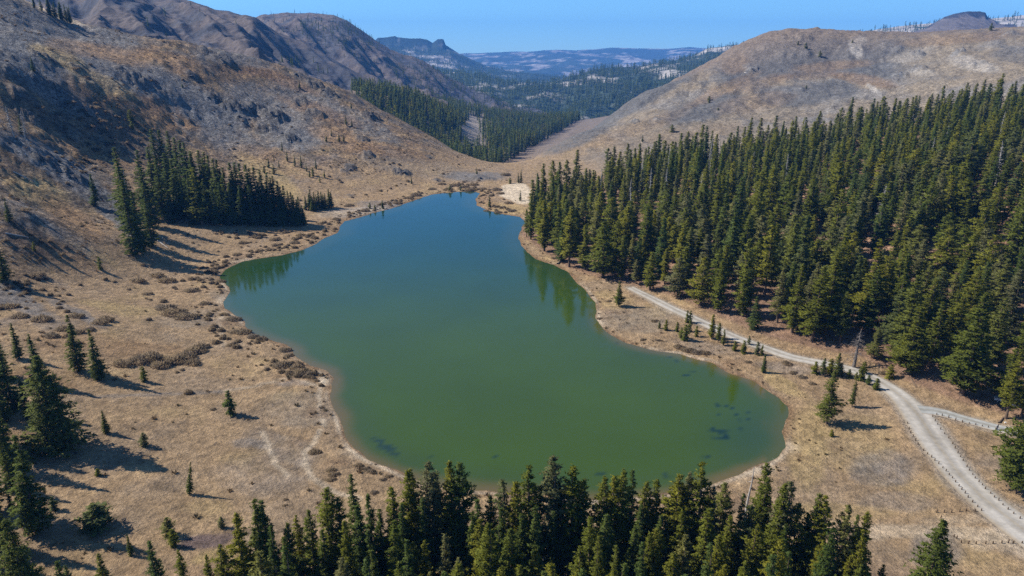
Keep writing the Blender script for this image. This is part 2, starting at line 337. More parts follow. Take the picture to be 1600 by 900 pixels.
# (px, py, rx, ry, tilt degrees, colour, strength)
BLOB = [
 (850,210,330,140,0,PINK,.0),
 (60,60,110,40,25,GRY,.9),(90,22,60,5,24,SAND,1),(40,90,60,30,20,GRY,.9),(160,62,60,22,10,GRY,.8),(150,95,30,30,0,GRY,.5),(215,125,55,28,5,GRY,.9),(265,150,50,30,10,GRY,.8),(310,165,60,22,25,GRY,.9),
 (340,200,75,28,30,GRY,.8),(330,165,60,18,20,GRY,.9),(360,90,60,10,10,GRY,.7),(430,180,80,22,22,GRY,.8),(410,150,60,16,15,GRY,.6),(480,150,60,14,20,GRY,.6),(450,215,45,20,10,GRY,.8),(560,190,60,14,25,GRY,.6),
 (70,130,80,22,30,GRY,.85),(110,160,60,16,30,GRY,.8),(60,240,80,16,25,GRY,.8),(130,290,90,16,38,GRY,.85),(175,330,70,12,45,GRY,.85),(40,340,60,14,30,GRY,.5),(100,365,50,12,40,GRY,.4),(30,470,60,12,30,GRY,.6),(120,490,50,7,25,GRY,.6),
 (90,90,45,12,20,STRAW,.7),(120,75,50,12,10,ORG,.5),(180,85,55,12,15,ORG,.6),(260,90,55,10,12,ORG,.6),(230,175,50,22,15,RST,.8),(210,160,60,12,10,RST,.7),(260,190,50,14,10,ORG,.8),(330,115,60,10,5,ORG,.5),(390,110,50,7,5,RST,.7),
 (160,130,60,12,25,STRAW,.5),(140,150,50,14,20,RST,.6),(120,190,80,22,18,DRK,.5),(170,200,60,16,10,RST,.55),(150,240,60,14,15,ORG,.6),(60,300,50,20,20,STRAW,.6),(110,340,60,18,35,ORG,.6),(100,400,70,20,25,ORG,.5),(60,380,60,16,20,RST,.5),
 (500,110,70,8,25,ORG,.6),(440,125,60,7,20,RST,.6),(500,175,60,12,20,RST,.5),(540,220,60,14,20,ORG,.5),(620,240,60,10,12,RST,.4),(420,275,60,16,35,STRAW,.6),(400,240,40,12,10,ORG,.4),
 (130,540,90,20,5,ORG,.55),(60,600,60,16,10,ORG,.6),(230,545,60,10,0,ORG,.6),(190,480,60,8,8,STRAW,.5),(60,690,60,10,10,ORG,.5),
 (600,322,40,7,5,GRY,.5),(580,330,80,7,-3,PALE,.4),(700,300,60,4,-2,STRAW,.3),(650,262,90,14,8,PINK,.3),(740,275,50,7,0,GRY,.7),
 (806,299,20,11,3,SAND*1.15,3.0),(815,310,14,6,15,SAND*1.15,2.0),(790,325,35,9,5,STRAW,.5),(760,318,18,10,0,ORG,.5),
 (330,845,45,11,-12,PURP,1.1),(345,870,40,10,-12,STRAW,.9),(420,740,80,30,0,GRY,.25),(470,640,60,25,0,PINK,.4),(440,700,60,20,20,GRY,.3),(395,695,30,8,0,GRY,.45),(370,460,40,10,0,PINK,.4),(300,500,60,12,0,PINK,.35),(460,600,20,5,0,GRY,.5),
 (506,590,10,13,20,SAND,1.2),(1330,690,70,40,0,STRAW,.35),(1260,700,30,60,0,STRAW,.5),(1380,730,50,25,0,GRY,.5),(1470,860,40,30,0,GRY,.45),(1400,780,60,15,0,GRY,.3),(1560,720,40,20,0,GRY,.25),(1300,800,90,15,0,STRAW,.4),(1220,600,40,10,30,STRAW,.6),
 (1550,850,30,14,0,SAND,.4),(1500,812,60,9,0,SAND,.25),(1578,788,10,3,20,DRK,.7),
 (1000,500,60,18,0,PINK,.5),(960,470,30,14,20,STRAW,.4),(1100,540,50,10,10,GRY,.3),(1230,575,50,9,5,GRY,.4),
 (1240,90,120,28,0,GRY,.95),(1310,80,60,18,0,GRY,.9),(1180,100,60,25,-20,GRY,.8),(1100,170,60,16,-15,GRY,.7),(1240,150,50,16,0,GRY,.7),(1300,140,40,14,0,GRY,.7),(1380,110,50,12,0,GRY,.8),(1390,75,30,12,0,GRY,.8),(960,175,80,14,-25,GRY,.7),(1050,125,70,12,-33,GRY,.8),(900,215,60,14,-22,GRY,.6),(1560,55,40,6,-5,GRY,.7),(1590,85,40,12,0,GRY,.5),
 (1300,103,60,7,-5,ORG,.4),(1260,118,50,6,-5,RST,.3),(1130,140,60,8,-25,ORG,.35),(1190,130,50,9,-15,RST,.3),(1150,100,22,14,-20,ORG,.4),(1180,160,60,14,-10,ORG,.25),(1000,200,80,10,-20,ORG,.2),(1080,210,80,12,-8,ORG,.15),(1350,125,50,8,10,RST,.5),(1500,60,90,8,-5,ORG,.4),
 (1337,75,8,16,-25,PALE,1.4),(1345,62,9,6,0,PALE,1.2),(1440,112,20,6,0,PALE,.9),(1430,85,30,9,-20,PALE,.6),(1520,100,40,10,12,PALE,.55),(1365,140,14,4,40,PALE,.8),(1445,100,45,30,0,PINK,.5),
]
LINES = [([(410,675),(420,700),(432,730),(450,742)],.55,SAND,.6),([(500,672),(490,692),(475,707),(478,730),(487,747),(525,770),(560,780)],.6,SAND,.65),([(1362,832),(1400,830),(1435,831),(1500,833),(1575,838)],2.2,SAND,.5),
 ([(345,612),(400,603),(450,590),(500,604),(497,640),(508,665)],.5,SAND,.6),([(150,620),(260,615),(345,612)],.7,GRY,.5),([(540,130),(600,170),(700,230),(770,268)],1.2,STRAW,.2),
 ([(225,330),(150,200)],1.0,GRY,.2),([(266,155),(275,190),(300,215)],1.6,PALE,.35),([(420,330),(520,335),(600,325)],1,STRAW,.3),([(410,440),(340,500),(350,540)],.8,SAND,.4)]
def paint(x, y, z):
    px, py, dep = proj(x, y, z); sh = px.shape
    wx = px + 14 * fbm(x / 30, y / 30, 3, 11) * np.clip(300 / dep, .3, 1.5) + 5 * fbm(x / 7, y / 7, 2, 14) * np.clip(300 / dep, .3, 1.5)
    wy = py + 8 * fbm(x / 30, y / 30, 3, 12) * np.clip(300 / dep, .3, 1.5) + 3 * fbm(x / 7, y / 7, 2, 15) * np.clip(300 / dep, .3, 1.5)
    C = np.broadcast_to(TAN, sh + (3,)).copy()
    def mix(C, c, k): return C * (1 - k[..., None]) + c * k[..., None]
    a = fbm(x / 60, y / 60, 4, 20); b = fbm(x / 18, y / 18, 4, 21); c = fbm(x / 4.5, y / 4.5, 3, 22)
    C = mix(C, ORG, .22 * sstep(.0, .5, a)); flat_ = 1 - sstep(5, 14, z); C = mix(C, GRY, (.5 - .34 * flat_) * sstep(.02, .4, b - .3 * a)); C = mix(C, DRK, (.5 - .28 * flat_) * sstep(.1, .45, c))
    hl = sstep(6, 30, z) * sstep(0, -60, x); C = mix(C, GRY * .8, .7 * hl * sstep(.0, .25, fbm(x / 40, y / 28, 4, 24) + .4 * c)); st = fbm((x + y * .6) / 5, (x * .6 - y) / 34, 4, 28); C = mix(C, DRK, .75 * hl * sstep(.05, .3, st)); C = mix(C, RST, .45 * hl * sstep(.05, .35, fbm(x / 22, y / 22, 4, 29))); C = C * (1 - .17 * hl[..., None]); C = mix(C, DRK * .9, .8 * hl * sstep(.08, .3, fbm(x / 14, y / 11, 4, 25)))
    C = mix(C, STRAW, .35 * sstep(.1, .6, -b))
    hill = sstep(10, 40, z) * (y < 1100); right = sstep(0, 150, x) * sstep(500, 700, y)
    C = mix(C, PINK, .85 * right); C = mix(C, GRY * 1.2, .6 * right * sstep(-.1, .3, fbm(x / 55, y / 80, 5, 26))); C = mix(C, DRK, .5 * right * sstep(.15, .4, fbm(x / 12, y / 18, 4, 27)))
    for bx, by, rx, ry, an, col, k in BLOB:
        if k == 0: continue
        if bx > 850 and by < 230 and col is GRY: col = GRY * .74; k = min(1.3, k * 1.35)
        A = radians(an); dx = wx - bx; dy = wy - by; u = (dx * cos(A) + dy * sin(A)) / rx; v = (-dx * sin(A) + dy * cos(A)) / ry
        q = u * u + v * v; m = q < 2.2
        if m.any():
            kk = np.zeros(sh); kk[m] = np.minimum(1, k * sstep(1.7, .5, q[m]) * (1.0 + .5 * c[m])); kk = np.clip(kk, 0, 1); C = mix(C, col, kk)
    for pts, wd, col, k in LINES:
        L = hit([p[0] for p in pts], [p[1] for p in pts])[:, :2]
        d = polydist(x + .8 * c, y + .8 * b, L, [wd * 2] * len(L)); C = mix(C, col, k * sstep(.8, -.4, d))
    for (cx, cy, cr, ca), q_ in zip(CRAG, CL):
        m = (np.abs(x - cx) < 1.6 * cr) & (np.abs(y - cy) < 1.6 * cr)
        if m.any():
            kk = np.zeros(sh); kk[m] = .85 * sstep(1.2, .7, np.hypot(x[m] - cx, y[m] - cy) / cr + .5 * b[m] + .3 * c[m]) * min(1, q_[3] + .1); C = mix(C, GRY * (1.15 if q_[0] > 850 else .62), kk)
    # forest litter, shore
    sd = shore_sd(x, y)
    C = mix(C, np.array([.20, .12, .06]), .75 * sstep(3.0, .4, sd + b * 2) * (sd < 6))
    C = mix(C, RST, .5 * sstep(.1, .5, fbm(x / 12, y / 12, 3, 31)) * sstep(22, 4, sd))
    C = mix(C, SAND, .55 * sstep(.1, .5, fbm(x / 25, y / 25, 3, 33)) * sstep(5, 2, sd) * (sd > .2))
    C = mix(C, SAND * 1.1, .75 * np.exp(-((sd - 1.1) / .7) ** 2) * sstep(-.25, .15, fbm(x / 30, y / 30, 2, 36)) * (y < 300))
    lit = forest_mask(px, py) * (y < 700)
    C = mix(C, LITT * (1 + .3 * b[..., None]), .85 * lit)
    C = mix(C, LITT * .9, .6 * sstep(118, 104, y) * sstep(-75, -50, x) * sstep(95, 60, x) * (y > -50))
    val = sstep(1000, 1200, y)
    C = mix(C, np.array([.20, .155, .12]), val * .9)
    C = mix(C, np.array([.35, .29, .23]), val * np.clip(1.2 * np.exp(-(((px - 740) / 22) ** 2 + ((py - 205) / 40) ** 2)), 0, 1))
    rd = np.minimum(polydist(x, y, RL[::3], RW[::3]), polydist(x, y, SLN[::3], SW[::3]))
    C = mix(C, np.array([.36, .32, .27]), .6 * sstep(2.2, -.5, rd + b * 1.5) * (y < 430))
    C = C * .84 * (1 + .10 * c[..., None]); return np.concatenate([np.clip(C, .02, .7), np.clip(sstep(5, 22, z) * (1 - .45 * right), 0, 1)[..., None]], -1)
FOR_B = np.array([(780,330),(812,345),(815,370),(850,395),(890,422),(950,440),(1050,463),(1110,490),(1200,528),(1280,548),(1340,556),(1420,598),(1500,630),(1600,655),(1900,690)], float)
FOR_T = np.array([(780,330),(812,300),(840,315),(900,300),(1000,272),(1100,250),(1200,235),(1300,215),(1400,190),(1500,174),(1600,164),(1900,150)], float)
def forest_mask(px, py):
    lo = np.interp(px, FOR_B[:, 0], FOR_B[:, 1]); hi = np.interp(px, FOR_T[:, 0], FOR_T[:, 1])
    return sstep(-2, 6, lo - py) * sstep(-4, 8, py - hi) * (px > np.where(py < 350, 838, 817)) * (px < 2100)

# ------------------------------------------------------------------ ground sheet
ud = np.arctan(np.linspace(-.86, .86, 780)); us = np.linspace(radians(41.5), radians(180), 60)
AZ = np.concatenate([-us[::-1][:-1], ud, us[1:]]) ; AZ = np.unique(AZ)
RR = 8 * (60 / 8) ** np.linspace(0, 1, 14); RR = np.concatenate([[0.5], RR[:-1], 60 * (3300 / 60) ** np.linspace(0, 1, 600)])
GXX = RR[:, None] * np.sin(AZ)[None]; GYY = RR[:, None] * np.cos(AZ)[None]
gz = GZ(GXX.ravel(), GYY.ravel()).reshape(GXX.shape)
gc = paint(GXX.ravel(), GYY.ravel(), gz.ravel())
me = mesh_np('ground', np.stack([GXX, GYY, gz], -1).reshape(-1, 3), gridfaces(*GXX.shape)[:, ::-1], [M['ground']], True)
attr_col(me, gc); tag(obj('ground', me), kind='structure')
# low country out to the horizon
R2 = np.array([0, 2500, 3200, 5000, 8000, 12000, 15000.]); A2 = np.linspace(0, 2 * pi, 97)
X2 = R2[:, None] * np.cos(A2); Y2 = R2[:, None] * np.sin(A2); Z2 = -170 + 0 * X2
me = mesh_np('valley_floor', np.stack([X2, Y2, Z2], -1).reshape(-1, 3), gridfaces(*X2.shape)[:, ::-1], [M['farhill']], True)
attr_col(me, np.broadcast_to(np.array([.07, .075, .04]), (X2.size, 3))); tag(obj('valley_floor', me), kind='structure')

# ------------------------------------------------------------------ water
WEED = [(1120,634,5,1),(1135,634,6,1),(1143,637,4,1),(1122,648,6,.7),(1150,649,6,1),(1158,655,6,1),(1170,655,6,1),(1167,645,5,.8),(1115,672,7,1),(1128,675,9,1),(1130,686,10,1),(1117,682,6,.7),(1138,685,8,1),(1156,672,5,.8),(1104,714,7,1),(1123,704,5,.6),(1186,646,4,.7),(1075,583,8,1),(1046,559,5,1),(1058,563,4,.8),(965,537,5,.5),(595,690,12,1),(585,686,9,.8),(610,705,11,1),(602,698,11,1),(620,710,8,.8),(655,716,7,.8),(673,714,5,.5),(774,714,4,.8),(938,741,8,.9),(1040,744,7,.8),(501,571,3,.8)]
def lake():
    x = np.arange(SHW[:, 0].min() - 4, SHW[:, 0].max() + 6, 1.3); y = np.arange(SHW[:, 1].min() - 4, SHW[:, 1].max() + 6, 1.3)
    X, Y = np.meshgrid(x, y); sd = shore_sd(X, Y); Fc = gridfaces(len(y), len(x)); ok = (sd.ravel()[Fc] < 3.0).any(1); Fc = Fc[ok]
    use = np.unique(Fc); re = -np.ones(X.size, int); re[use] = np.arange(len(use)); Fc = re[Fc]
    P = np.stack([X, Y, 0 * X], -1).reshape(-1, 3)[use]; sd = sd.ravel()[use] + 1.5 * fbm(P[:, 0] / 12, P[:, 1] / 12, 3, 41)
    px, py, _ = proj(P[:, 0], P[:, 1], P[:, 2])
    C = np.broadcast_to(np.array([.001, .029, .022]), (len(P), 3)).copy()  # far water coloured bluer and darker: reflected sky painted into the body colour
    near = sstep(315, 540, py); C = C * (1 - near[:, None]) + np.array([.035, .063, .004]) * near[:, None]
    rt = np.exp(-(((px - 1180) / 60) ** 2 + ((py - 680) / 50) ** 2)) * .55; C = C * (1 - rt[:, None]) + np.array([.016, .042, .028]) * rt[:, None]
    wide = 5 + 3 * fbm(P[:, 0] / 60, P[:, 1] / 60, 2, 43)
    k = sstep(-wide, 0, sd) * sstep(420, 600, py); k *= np.where(px > 1195, .35, 1)
    C = C * (1 - k[:, None]) + np.array([.13, .085, .03]) * k[:, None]
    for wx_, wy_, wr_, ww in WEED:
        k = .85 * ww * sstep(1.0, .5, np.hypot((px - wx_) / wr_, (py - wy_) / (wr_ * .6)) + 2.0 * np.abs(fbm(P[:, 0] / 6, P[:, 1] / 3.5, 3, 45)) - .25 + .9 * fbm(P[:, 0] / 3, P[:, 1] / 2.2, 2, 46)); C = C * (1 - k[:, None]) + np.array([.006, .020, .018]) * k[:, None]
    k = sstep(-14, -4, sd) * .35; C = C * (1 - k[:, None]) + np.array([.035, .055, .02]) * k[:, None]
    me = mesh_np('lake_water', P, Fc[:, ::-1] if False else Fc, [lake_mat()], True); attr_col(me, C)
    tag(obj('water', me), kind='structure')
def lake_mat():
    m, t, b, o = mat('lake_water'); at = N(t, 'ShaderNodeAttribute', attribute_name='Col'); g = N(t, 'ShaderNodeNewGeometry')
    t.links.new(mixc(t, 'MULTIPLY', 1, at.outputs[0], ramp(t, noise(t, .03, 3, .5, g.outputs['Position']), [(.3, (.93,) * 3), (.7, (1.07,) * 3)])), b.inputs['Base Color'])
    rr = N(t, 'ShaderNodeMapRange'); rr.inputs[3].default_value = .03; rr.inputs[4].default_value = .16; mp = N(t, 'ShaderNodeMapping'); mp.inputs['Scale'].default_value = (.006, .03, 1); mp.inputs['Rotation'].default_value = (0, 0, .5); t.links.new(g.outputs['Position'], mp.inputs[0]); t.links.new(noise(t, 1.0, 5, .6, mp.outputs[0]), rr.inputs[0]); rr.inputs[1].default_value = .35; rr.inputs[2].default_value = .7; t.links.new(rr.outputs[0], b.inputs['Roughness']); b.inputs['IOR'].default_value = 1.42
    bp = N(t, 'ShaderNodeBump'); bp.inputs['Strength'].default_value = .25; bp.inputs['Distance'].default_value = .02
    t.links.new(noise(t, 1.6, 4, .6, g.outputs['Position']), bp.inputs['Height']); t.links.new(bp.outputs[0], b.inputs['Normal']); return m
lake()

# ------------------------------------------------------------------ roads
def road(name, L, Wd, label_mat, lift):
    zc = ground_smooth(L); nseg = 12; T = np.gradient(L, axis=0); T /= np.linalg.norm(T, axis=1)[:, None]; Nn = np.stack([-T[:, 1], T[:, 0]], -1)
    s = np.linspace(-1, 1, nseg); wob = 1 + .10 * fbm(L[:, 0] / 8, L[:, 1] / 8, 3, 51)
    P = L[:, None, :] + Nn[:, None, :] * (s[None, :, None] * (Wd * wob)[:, None, None] / 2)
    zz = zc[:, None] + lift + .06 * (1 - s[None] ** 2) - .10 * (np.abs(s[None]) > .99) + 0 * P[..., 0]
    V = np.concatenate([P, zz[..., None]], -1).reshape(-1, 3); me = mesh_np(name, V, gridfaces(len(L), nseg), [label_mat], True)
    C = np.zeros((len(L), nseg, 3)); C[..., 0] = s[None]; C[..., 1] = 0; attr_col(me, C.reshape(-1, 3) * .5 + .5); tag(obj(name, me), kind='structure')
def road_mat(name, a, bcol):
    m, t, b, o = mat(name); at = N(t, 'ShaderNodeAttribute', attribute_name='Col'); g = N(t, 'ShaderNodeNewGeometry'); sp = N(t, 'ShaderNodeSeparateColor'); t.links.new(at.outputs[0], sp.inputs[0])
    c = ramp(t, sp.outputs[0], [(0, bcol), (.14, a), (.27, tuple(v * 1.16 for v in a)), (.42, tuple(v * .84 for v in a)), (.5, (a[0] * .82, a[1] * .77, a[2] * .68)), (.58, tuple(v * .84 for v in a)), (.73, tuple(v * 1.17 for v in a)), (.86, a), (1, bcol)])
    c = mixc(t, 'MULTIPLY', 1, c, ramp(t, noise(t, .7, 6, .7, g.outputs['Position']), [(.3, (.78,) * 3), (.7, (1.2,) * 3)]))
    c = mixc(t, 'MULTIPLY', 1, c, ramp(t, noise(t, .12, 4, .6, g.outputs['Position']), [(.35, (.84, .82, .78)), (.65, (1.1,) * 3)]))
    t.links.new(c, b.inputs['Base Color']); b.inputs['Roughness'].default_value = .95; return m
cut = 68
road('gravel_road', RL, RW, road_mat('gravel', (.31, .285, .25), (.24, .19, .13)), .16)
road('side_track', SLN, SW, road_mat('track_gravel', (.25, .25, .235), (.26, .2, .14)), .24)

# ------------------------------------------------------------------ far country, each range its own sheet
def curve(c, px):
    c = np.array(c, float); return np.interp(px, c[:, 0], c[:, 1]), np.interp(px, c[:, 0], c[:, 2])
def sheet(name, curves, px0, px1, nx, ns, disp, colour, m, back=None, seed=0):
    px = np.linspace(px0, px1, nx); K = []
    for c in curves:
        py, Y = curve(c, px); K.append(PY(px, py, Y))
    f0 = K[0] * np.array([.9, .9, 1]); f0[:, 2] = np.minimum(K[0][:, 2] - 90, -60); K.insert(0, f0)
    last = K[-1]
    b1 = last * np.array([1.06, 1.06, 1]); b1[:, 2] = last[:, 2] - 0.10 * last[:, 1] * .5; K.append(b1)
    b2 = last * np.array([1.25, 1.25, 1]); b2[:, 2] = -170; K.append(b2)
    K = np.array(K); nk = len(K); s = np.linspace(0, nk - 1, ns * (nk - 1) + 1); V = np.empty((len(s), nx, 3))
    for i, q in enumerate(s):
        k = min(int(q), nk - 2); t = q - k; V[i] = K[k] * (1 - t) + K[k + 1] * t
    kz = V[..., 2]; U = np.broadcast_to(px[None], kz.shape); SS = np.broadcast_to(s[:, None], kz.shape)
    edge = np.clip(1 - np.abs(SS - (nk - 3)) * 1.5, 0, 1)            # keep the skyline near its line
    V[..., 2] += disp(V[..., 0], V[..., 1], U, SS) * (1 - .75 * edge)
    me = mesh_np(name, V.reshape(-1, 3), gridfaces(len(s), nx), [m], True)
    attr_col(me, colour(V[..., 0], V[..., 1], V[..., 2], U, SS).reshape(-1, 3)); o = tag(obj(name, me), kind='structure'); return V
def blend(a, b, k): return a * (1 - k[..., None]) + b * k[..., None]
BRN = np.array([.10, .082, .075]); SLATE = np.array([.06, .06, .07]); GRAN = np.array([.38, .34, .30]); DKG = np.array([.035, .05, .03])
def mcol(x, y, z, U, SS):
    a = ridged(x / 260, y / 260, 5, 3); b = fbm(x / 90, y / 90, 4, 4)
    C = np.broadcast_to(BRN, x.shape + (3,)); C = blend(C, SLATE, sstep(.45, .75, a + .3 * b)); return blend(C, BRN * 1.25, .6 * sstep(.1, .5, -b))
V_L1 = sheet('nearer_left_mountain', [
   [(-500,120,1000),(0,60,1000),(130,52,1020),(280,80,1100),(450,120,1150),(560,152,1250),(640,172,1300),(760,200,1500)],
   [(-500,0,1200),(0,10,1200),(200,25,1250),(280,45,1300),(400,80,1350),(480,105,1400),(560,130,1450),(640,155,1500),(760,195,1650)],
   [(-500,-260,1700),(0,-90,1700),(130,-30,1700),(200,-12,1720),(270,-1,1750),(300,3,1760),(330,12,1750),(345,14,1750),(400,33,1750),(430,50,1750),(470,66,1750),(520,92,1720),(560,112,1700),(600,135,1680),(640,158,1680),(760,196,1800)]],
   -500, 700, 420, 90, lambda x, y, U, SS: 110 * (ridged((x + .6 * y) / 360, (y - .5 * x) / 1700, 4, 7) - .6) + 13 * (ridged(x / 70, y / 110, 4, 8) - .6), mcol, M['mountain'])
V_L2 = sheet('rounded_left_mountain', [
   [(200,120,1600),(420,120,1700),(560,150,1750),(650,168,1900),(760,185,2100),(900,215,2500)],
   [(200,60,2100),(395,55,2100),(480,60,2150),(560,90,2150),(640,125,2200),(700,145,2250),(780,175,2350),(900,205,2600)],
   [(200,40,2700),(390,32,2700),(410,28,2700),(430,25,2700),(450,23,2700),(490,24,2700),(520,25,2680),(545,32,2660),(565,44,2640),(585,61,2620),(610,78,2600),(632,86,2600),(645,87,2600),(662,95,2580),(682,107,2560),(700,118,2560),(720,131,2560),(750,148,2580),(800,170,2650),(860,190,2750),(900,203,2800)]],
   300, 900, 330, 90, lambda x, y, U, SS: 120 * (ridged((x + .6 * y) / 450, (y - .5 * x) / 2200, 4, 17) - .6) + 14 * (ridged(x / 95, y / 150, 4, 18) - .6), mcol, M['mountain'])
def fcol(x, y, z, U, SS):
    a = fbm(x / 500, y / 500, 5, 23); b = fbm(x / 140, y / 140, 4, 24)
    C = np.broadcast_to(DKG, x.shape + (3,)); return blend(C, blend(np.broadcast_to(GRAN, x.shape + (3,)), BRN * 1.6, sstep(.1, -.2, b)), .85 * sstep(.04, .34, a + .5 * b))
V_MID = sheet('middle_wooded_hills', [
   [(500,190,2400),(900,215,2500),(1400,180,2600)],
   [(500,165,2900),(700,150,3000),(800,165,3000),(870,165,3000),(950,150,3000),(1050,130,3000),(1200,120,3000),(1400,120,3000)],
   [(500,120,4300),(700,112,4200),(760,118,4000),(800,130,3800),(850,132,3600),(900,117,3700),(930,108,3800),(960,105,3900),(1000,104,4000),(1030,98,4100),(1060,92,4200),(1085,84,4300),(1110,75,4350),(1125,74,4350),(1145,71,4350),(1180,70,4300),(1400,80,4200)]],
   560, 1400, 330, 90, lambda x, y, U, SS: 60 * (ridged(x / 700, y / 700, 5, 27) - .6) + 10 * fbm(x / 110, y / 110, 4, 28), fcol, M['farhill'])
V_MESA = sheet('mesa', [
   [(450,150,4600),(700,140,4600),(850,140,4700),(950,130,4800)],
   [(450,80,6200),(590,84,6200),(640,92,6200),(700,100,6200),(760,112,6200),(850,122,6200),(950,120,6200)],
   [(450,60,6900),(590,76,6900),(640,78,6900),(690,80,6900),(705,82,6900),(718,87,6900),(760,104,6900),(850,121,6900),(950,119,6900)],
   [(450,64,7000),(585,64,7000),(590,59,7000),(605,58,7000),(617,56,7000),(621,58,7000),(640,60,7000),(658,60,7000),(668,62,7000),(676,67,7000),(680,64,7000),(684,61,7000),(693,61,7000),(696,70,7000),(704,75,7000),(718,84,7000),(760,103,7000),(850,121,7000),(950,119,7000)]],
   450, 950, 420, 50, lambda x, y, U, SS: 55 * (ridged(x / 900, y / 900, 5, 37) - .6) * (SS < 2.9) + 12 * (ridged(x / 110, y / 500, 4, 38) - .6), fcol, M['farhill'])
V_FAR = sheet('distant_ridge', [
   [(300,130,8500),(800,125,8500),(1500,125,8500)],
   [(300,105,10500),(800,100,10500),(1500,100,10500)],
   [(300,95,13000),(700,86,13000),(725,83,13000),(760,82,13000),(800,81,13000),(830,81,13000),(850,78,13000),(870,77,13000),(900,78,13000),(930,77,13000),(955,75,13000),(975,75,13000),(1000,76,13000),(1050,76,13000),(1080,74,13000),(1110,75,13000),(1500,80,13000)]],
   450, 1400, 260, 60, lambda x, y, U, SS: 120 * (ridged(x / 1500, y / 1500, 5, 47) - .6) + 12 * fbm(x / 200, y / 200, 3, 48), fcol, M['farhill'])
def gcol(x, y, z, U, SS):
    a = fbm(x / 120, y / 160, 5, 53); C = np.broadcast_to(GRAN * .95, x.shape + (3,)); return blend(C, DKG * 1.6, sstep(.05, .25, a))
V_GRAN = sheet('granite_ridge', [
   [(1250,90,2600),(1500,80,2600),(1900,70,2600)],[(1250,70,3500),(1500,60,3500),(1900,50,3500)],
   [(1250,64,4200),(1320,57,4200),(1350,51,4200),(1370,46,4200),(1400,42,4200),(1425,38,4200),(1450,37,4200),(1480,34,4200),(1550,29,4200),(1600,24,4200),(1750,18,4200),(1900,30,4200)]],
   1250, 1900, 260, 50, lambda x, y, U, SS: 22 * (ridged(x / 260, y / 260, 5, 57) - .6) + 5 * fbm(x / 40, y / 40, 4, 58), gcol, M['farhill'])
V_BUT = sheet('flat_topped_butte', [
   [(1380,90,2600),(1500,80,2600),(1660,80,2600)],[(1380,62,3000),(1430,54,3000),(1500,42,3000),(1560,44,3000),(1660,60,3000)],
   [(1380,60,3250),(1440,48,3250),(1460,38,3250),(1480,30,3250),(1500,27,3250),(1540,27,3250),(1560,38,3250),(1600,47,3250),(1660,58,3250)],
   [(1380,60,3300),(1435,49,3300),(1450,42,3300),(1463,34,3300),(1475,27,3300),(1490,22,3300),(1505,19,3300),(1515,17,3300),(1530,17,3300),(1540,19,3300),(1543,26,3300),(1552,31,3300),(1565,38,3300),(1583,38,3300),(1600,48,3300),(1660,58,3300)]],
   1380, 1660, 300, 40, lambda x, y, U, SS: 20 * (ridged(x / 70, y / 400, 4, 67) - .6) * (SS > 1.5), lambda x, y, z, U, SS: blend(np.broadcast_to(np.array([.10, .085, .08]), x.shape + (3,)), SLATE * .7, sstep(3.0, 3.6, SS + .5 * fbm(x / 60, y / 60, 3, 3))), M['mountain'])

# ------------------------------------------------------------------ tree meshes
def tube(P, R, k=6):
    P = np.array(P, float); V = []; Fs = []
    for i, (p, r) in enumerate(zip(P, R)):
        d = P[min(i + 1, len(P) - 1)] - P[max(i - 1, 0)]; d /= np.linalg.norm(d) + 1e-9
        a = np.cross(d, [1, 0, 0] if abs(d[0]) < .8 else [0, 1, 0]); a /= np.linalg.norm(a); b = np.cross(d, a)
        for j in range(k): V.append(p + r * (cos(2 * pi * j / k) * a + sin(2 * pi * j / k) * b))
    for i in range(len(P) - 1):
        for j in range(k): Fs.append((i * k + j, i * k + (j + 1) % k, (i + 1) * k + (j + 1) % k, (i + 1) * k + j))
    return np.array(V), np.array(Fs)
def join(parts):
    V = []; Fs = []; o = 0
    for v, f in parts: V.append(v); Fs.append(f + o); o += len(v)
    return np.concatenate(V), np.concatenate(Fs)
def trunk_mesh(name, h, r, seed, m, top=.97):
    g = np.random.default_rng(seed); zs = np.linspace(-.6, h * top, 9); off = np.cumsum(g.normal(0, h * .003, (9, 2)), 0); off[0] = 0
    P = np.stack([off[:, 0], off[:, 1], zs], -1); R = r * (1 - np.clip(zs, 0, None) / h) ** .8 + .02; R[0] = r * 1.35
    v, f = tube(P, R, 7); return mesh_np(name, v, f, [m], True)
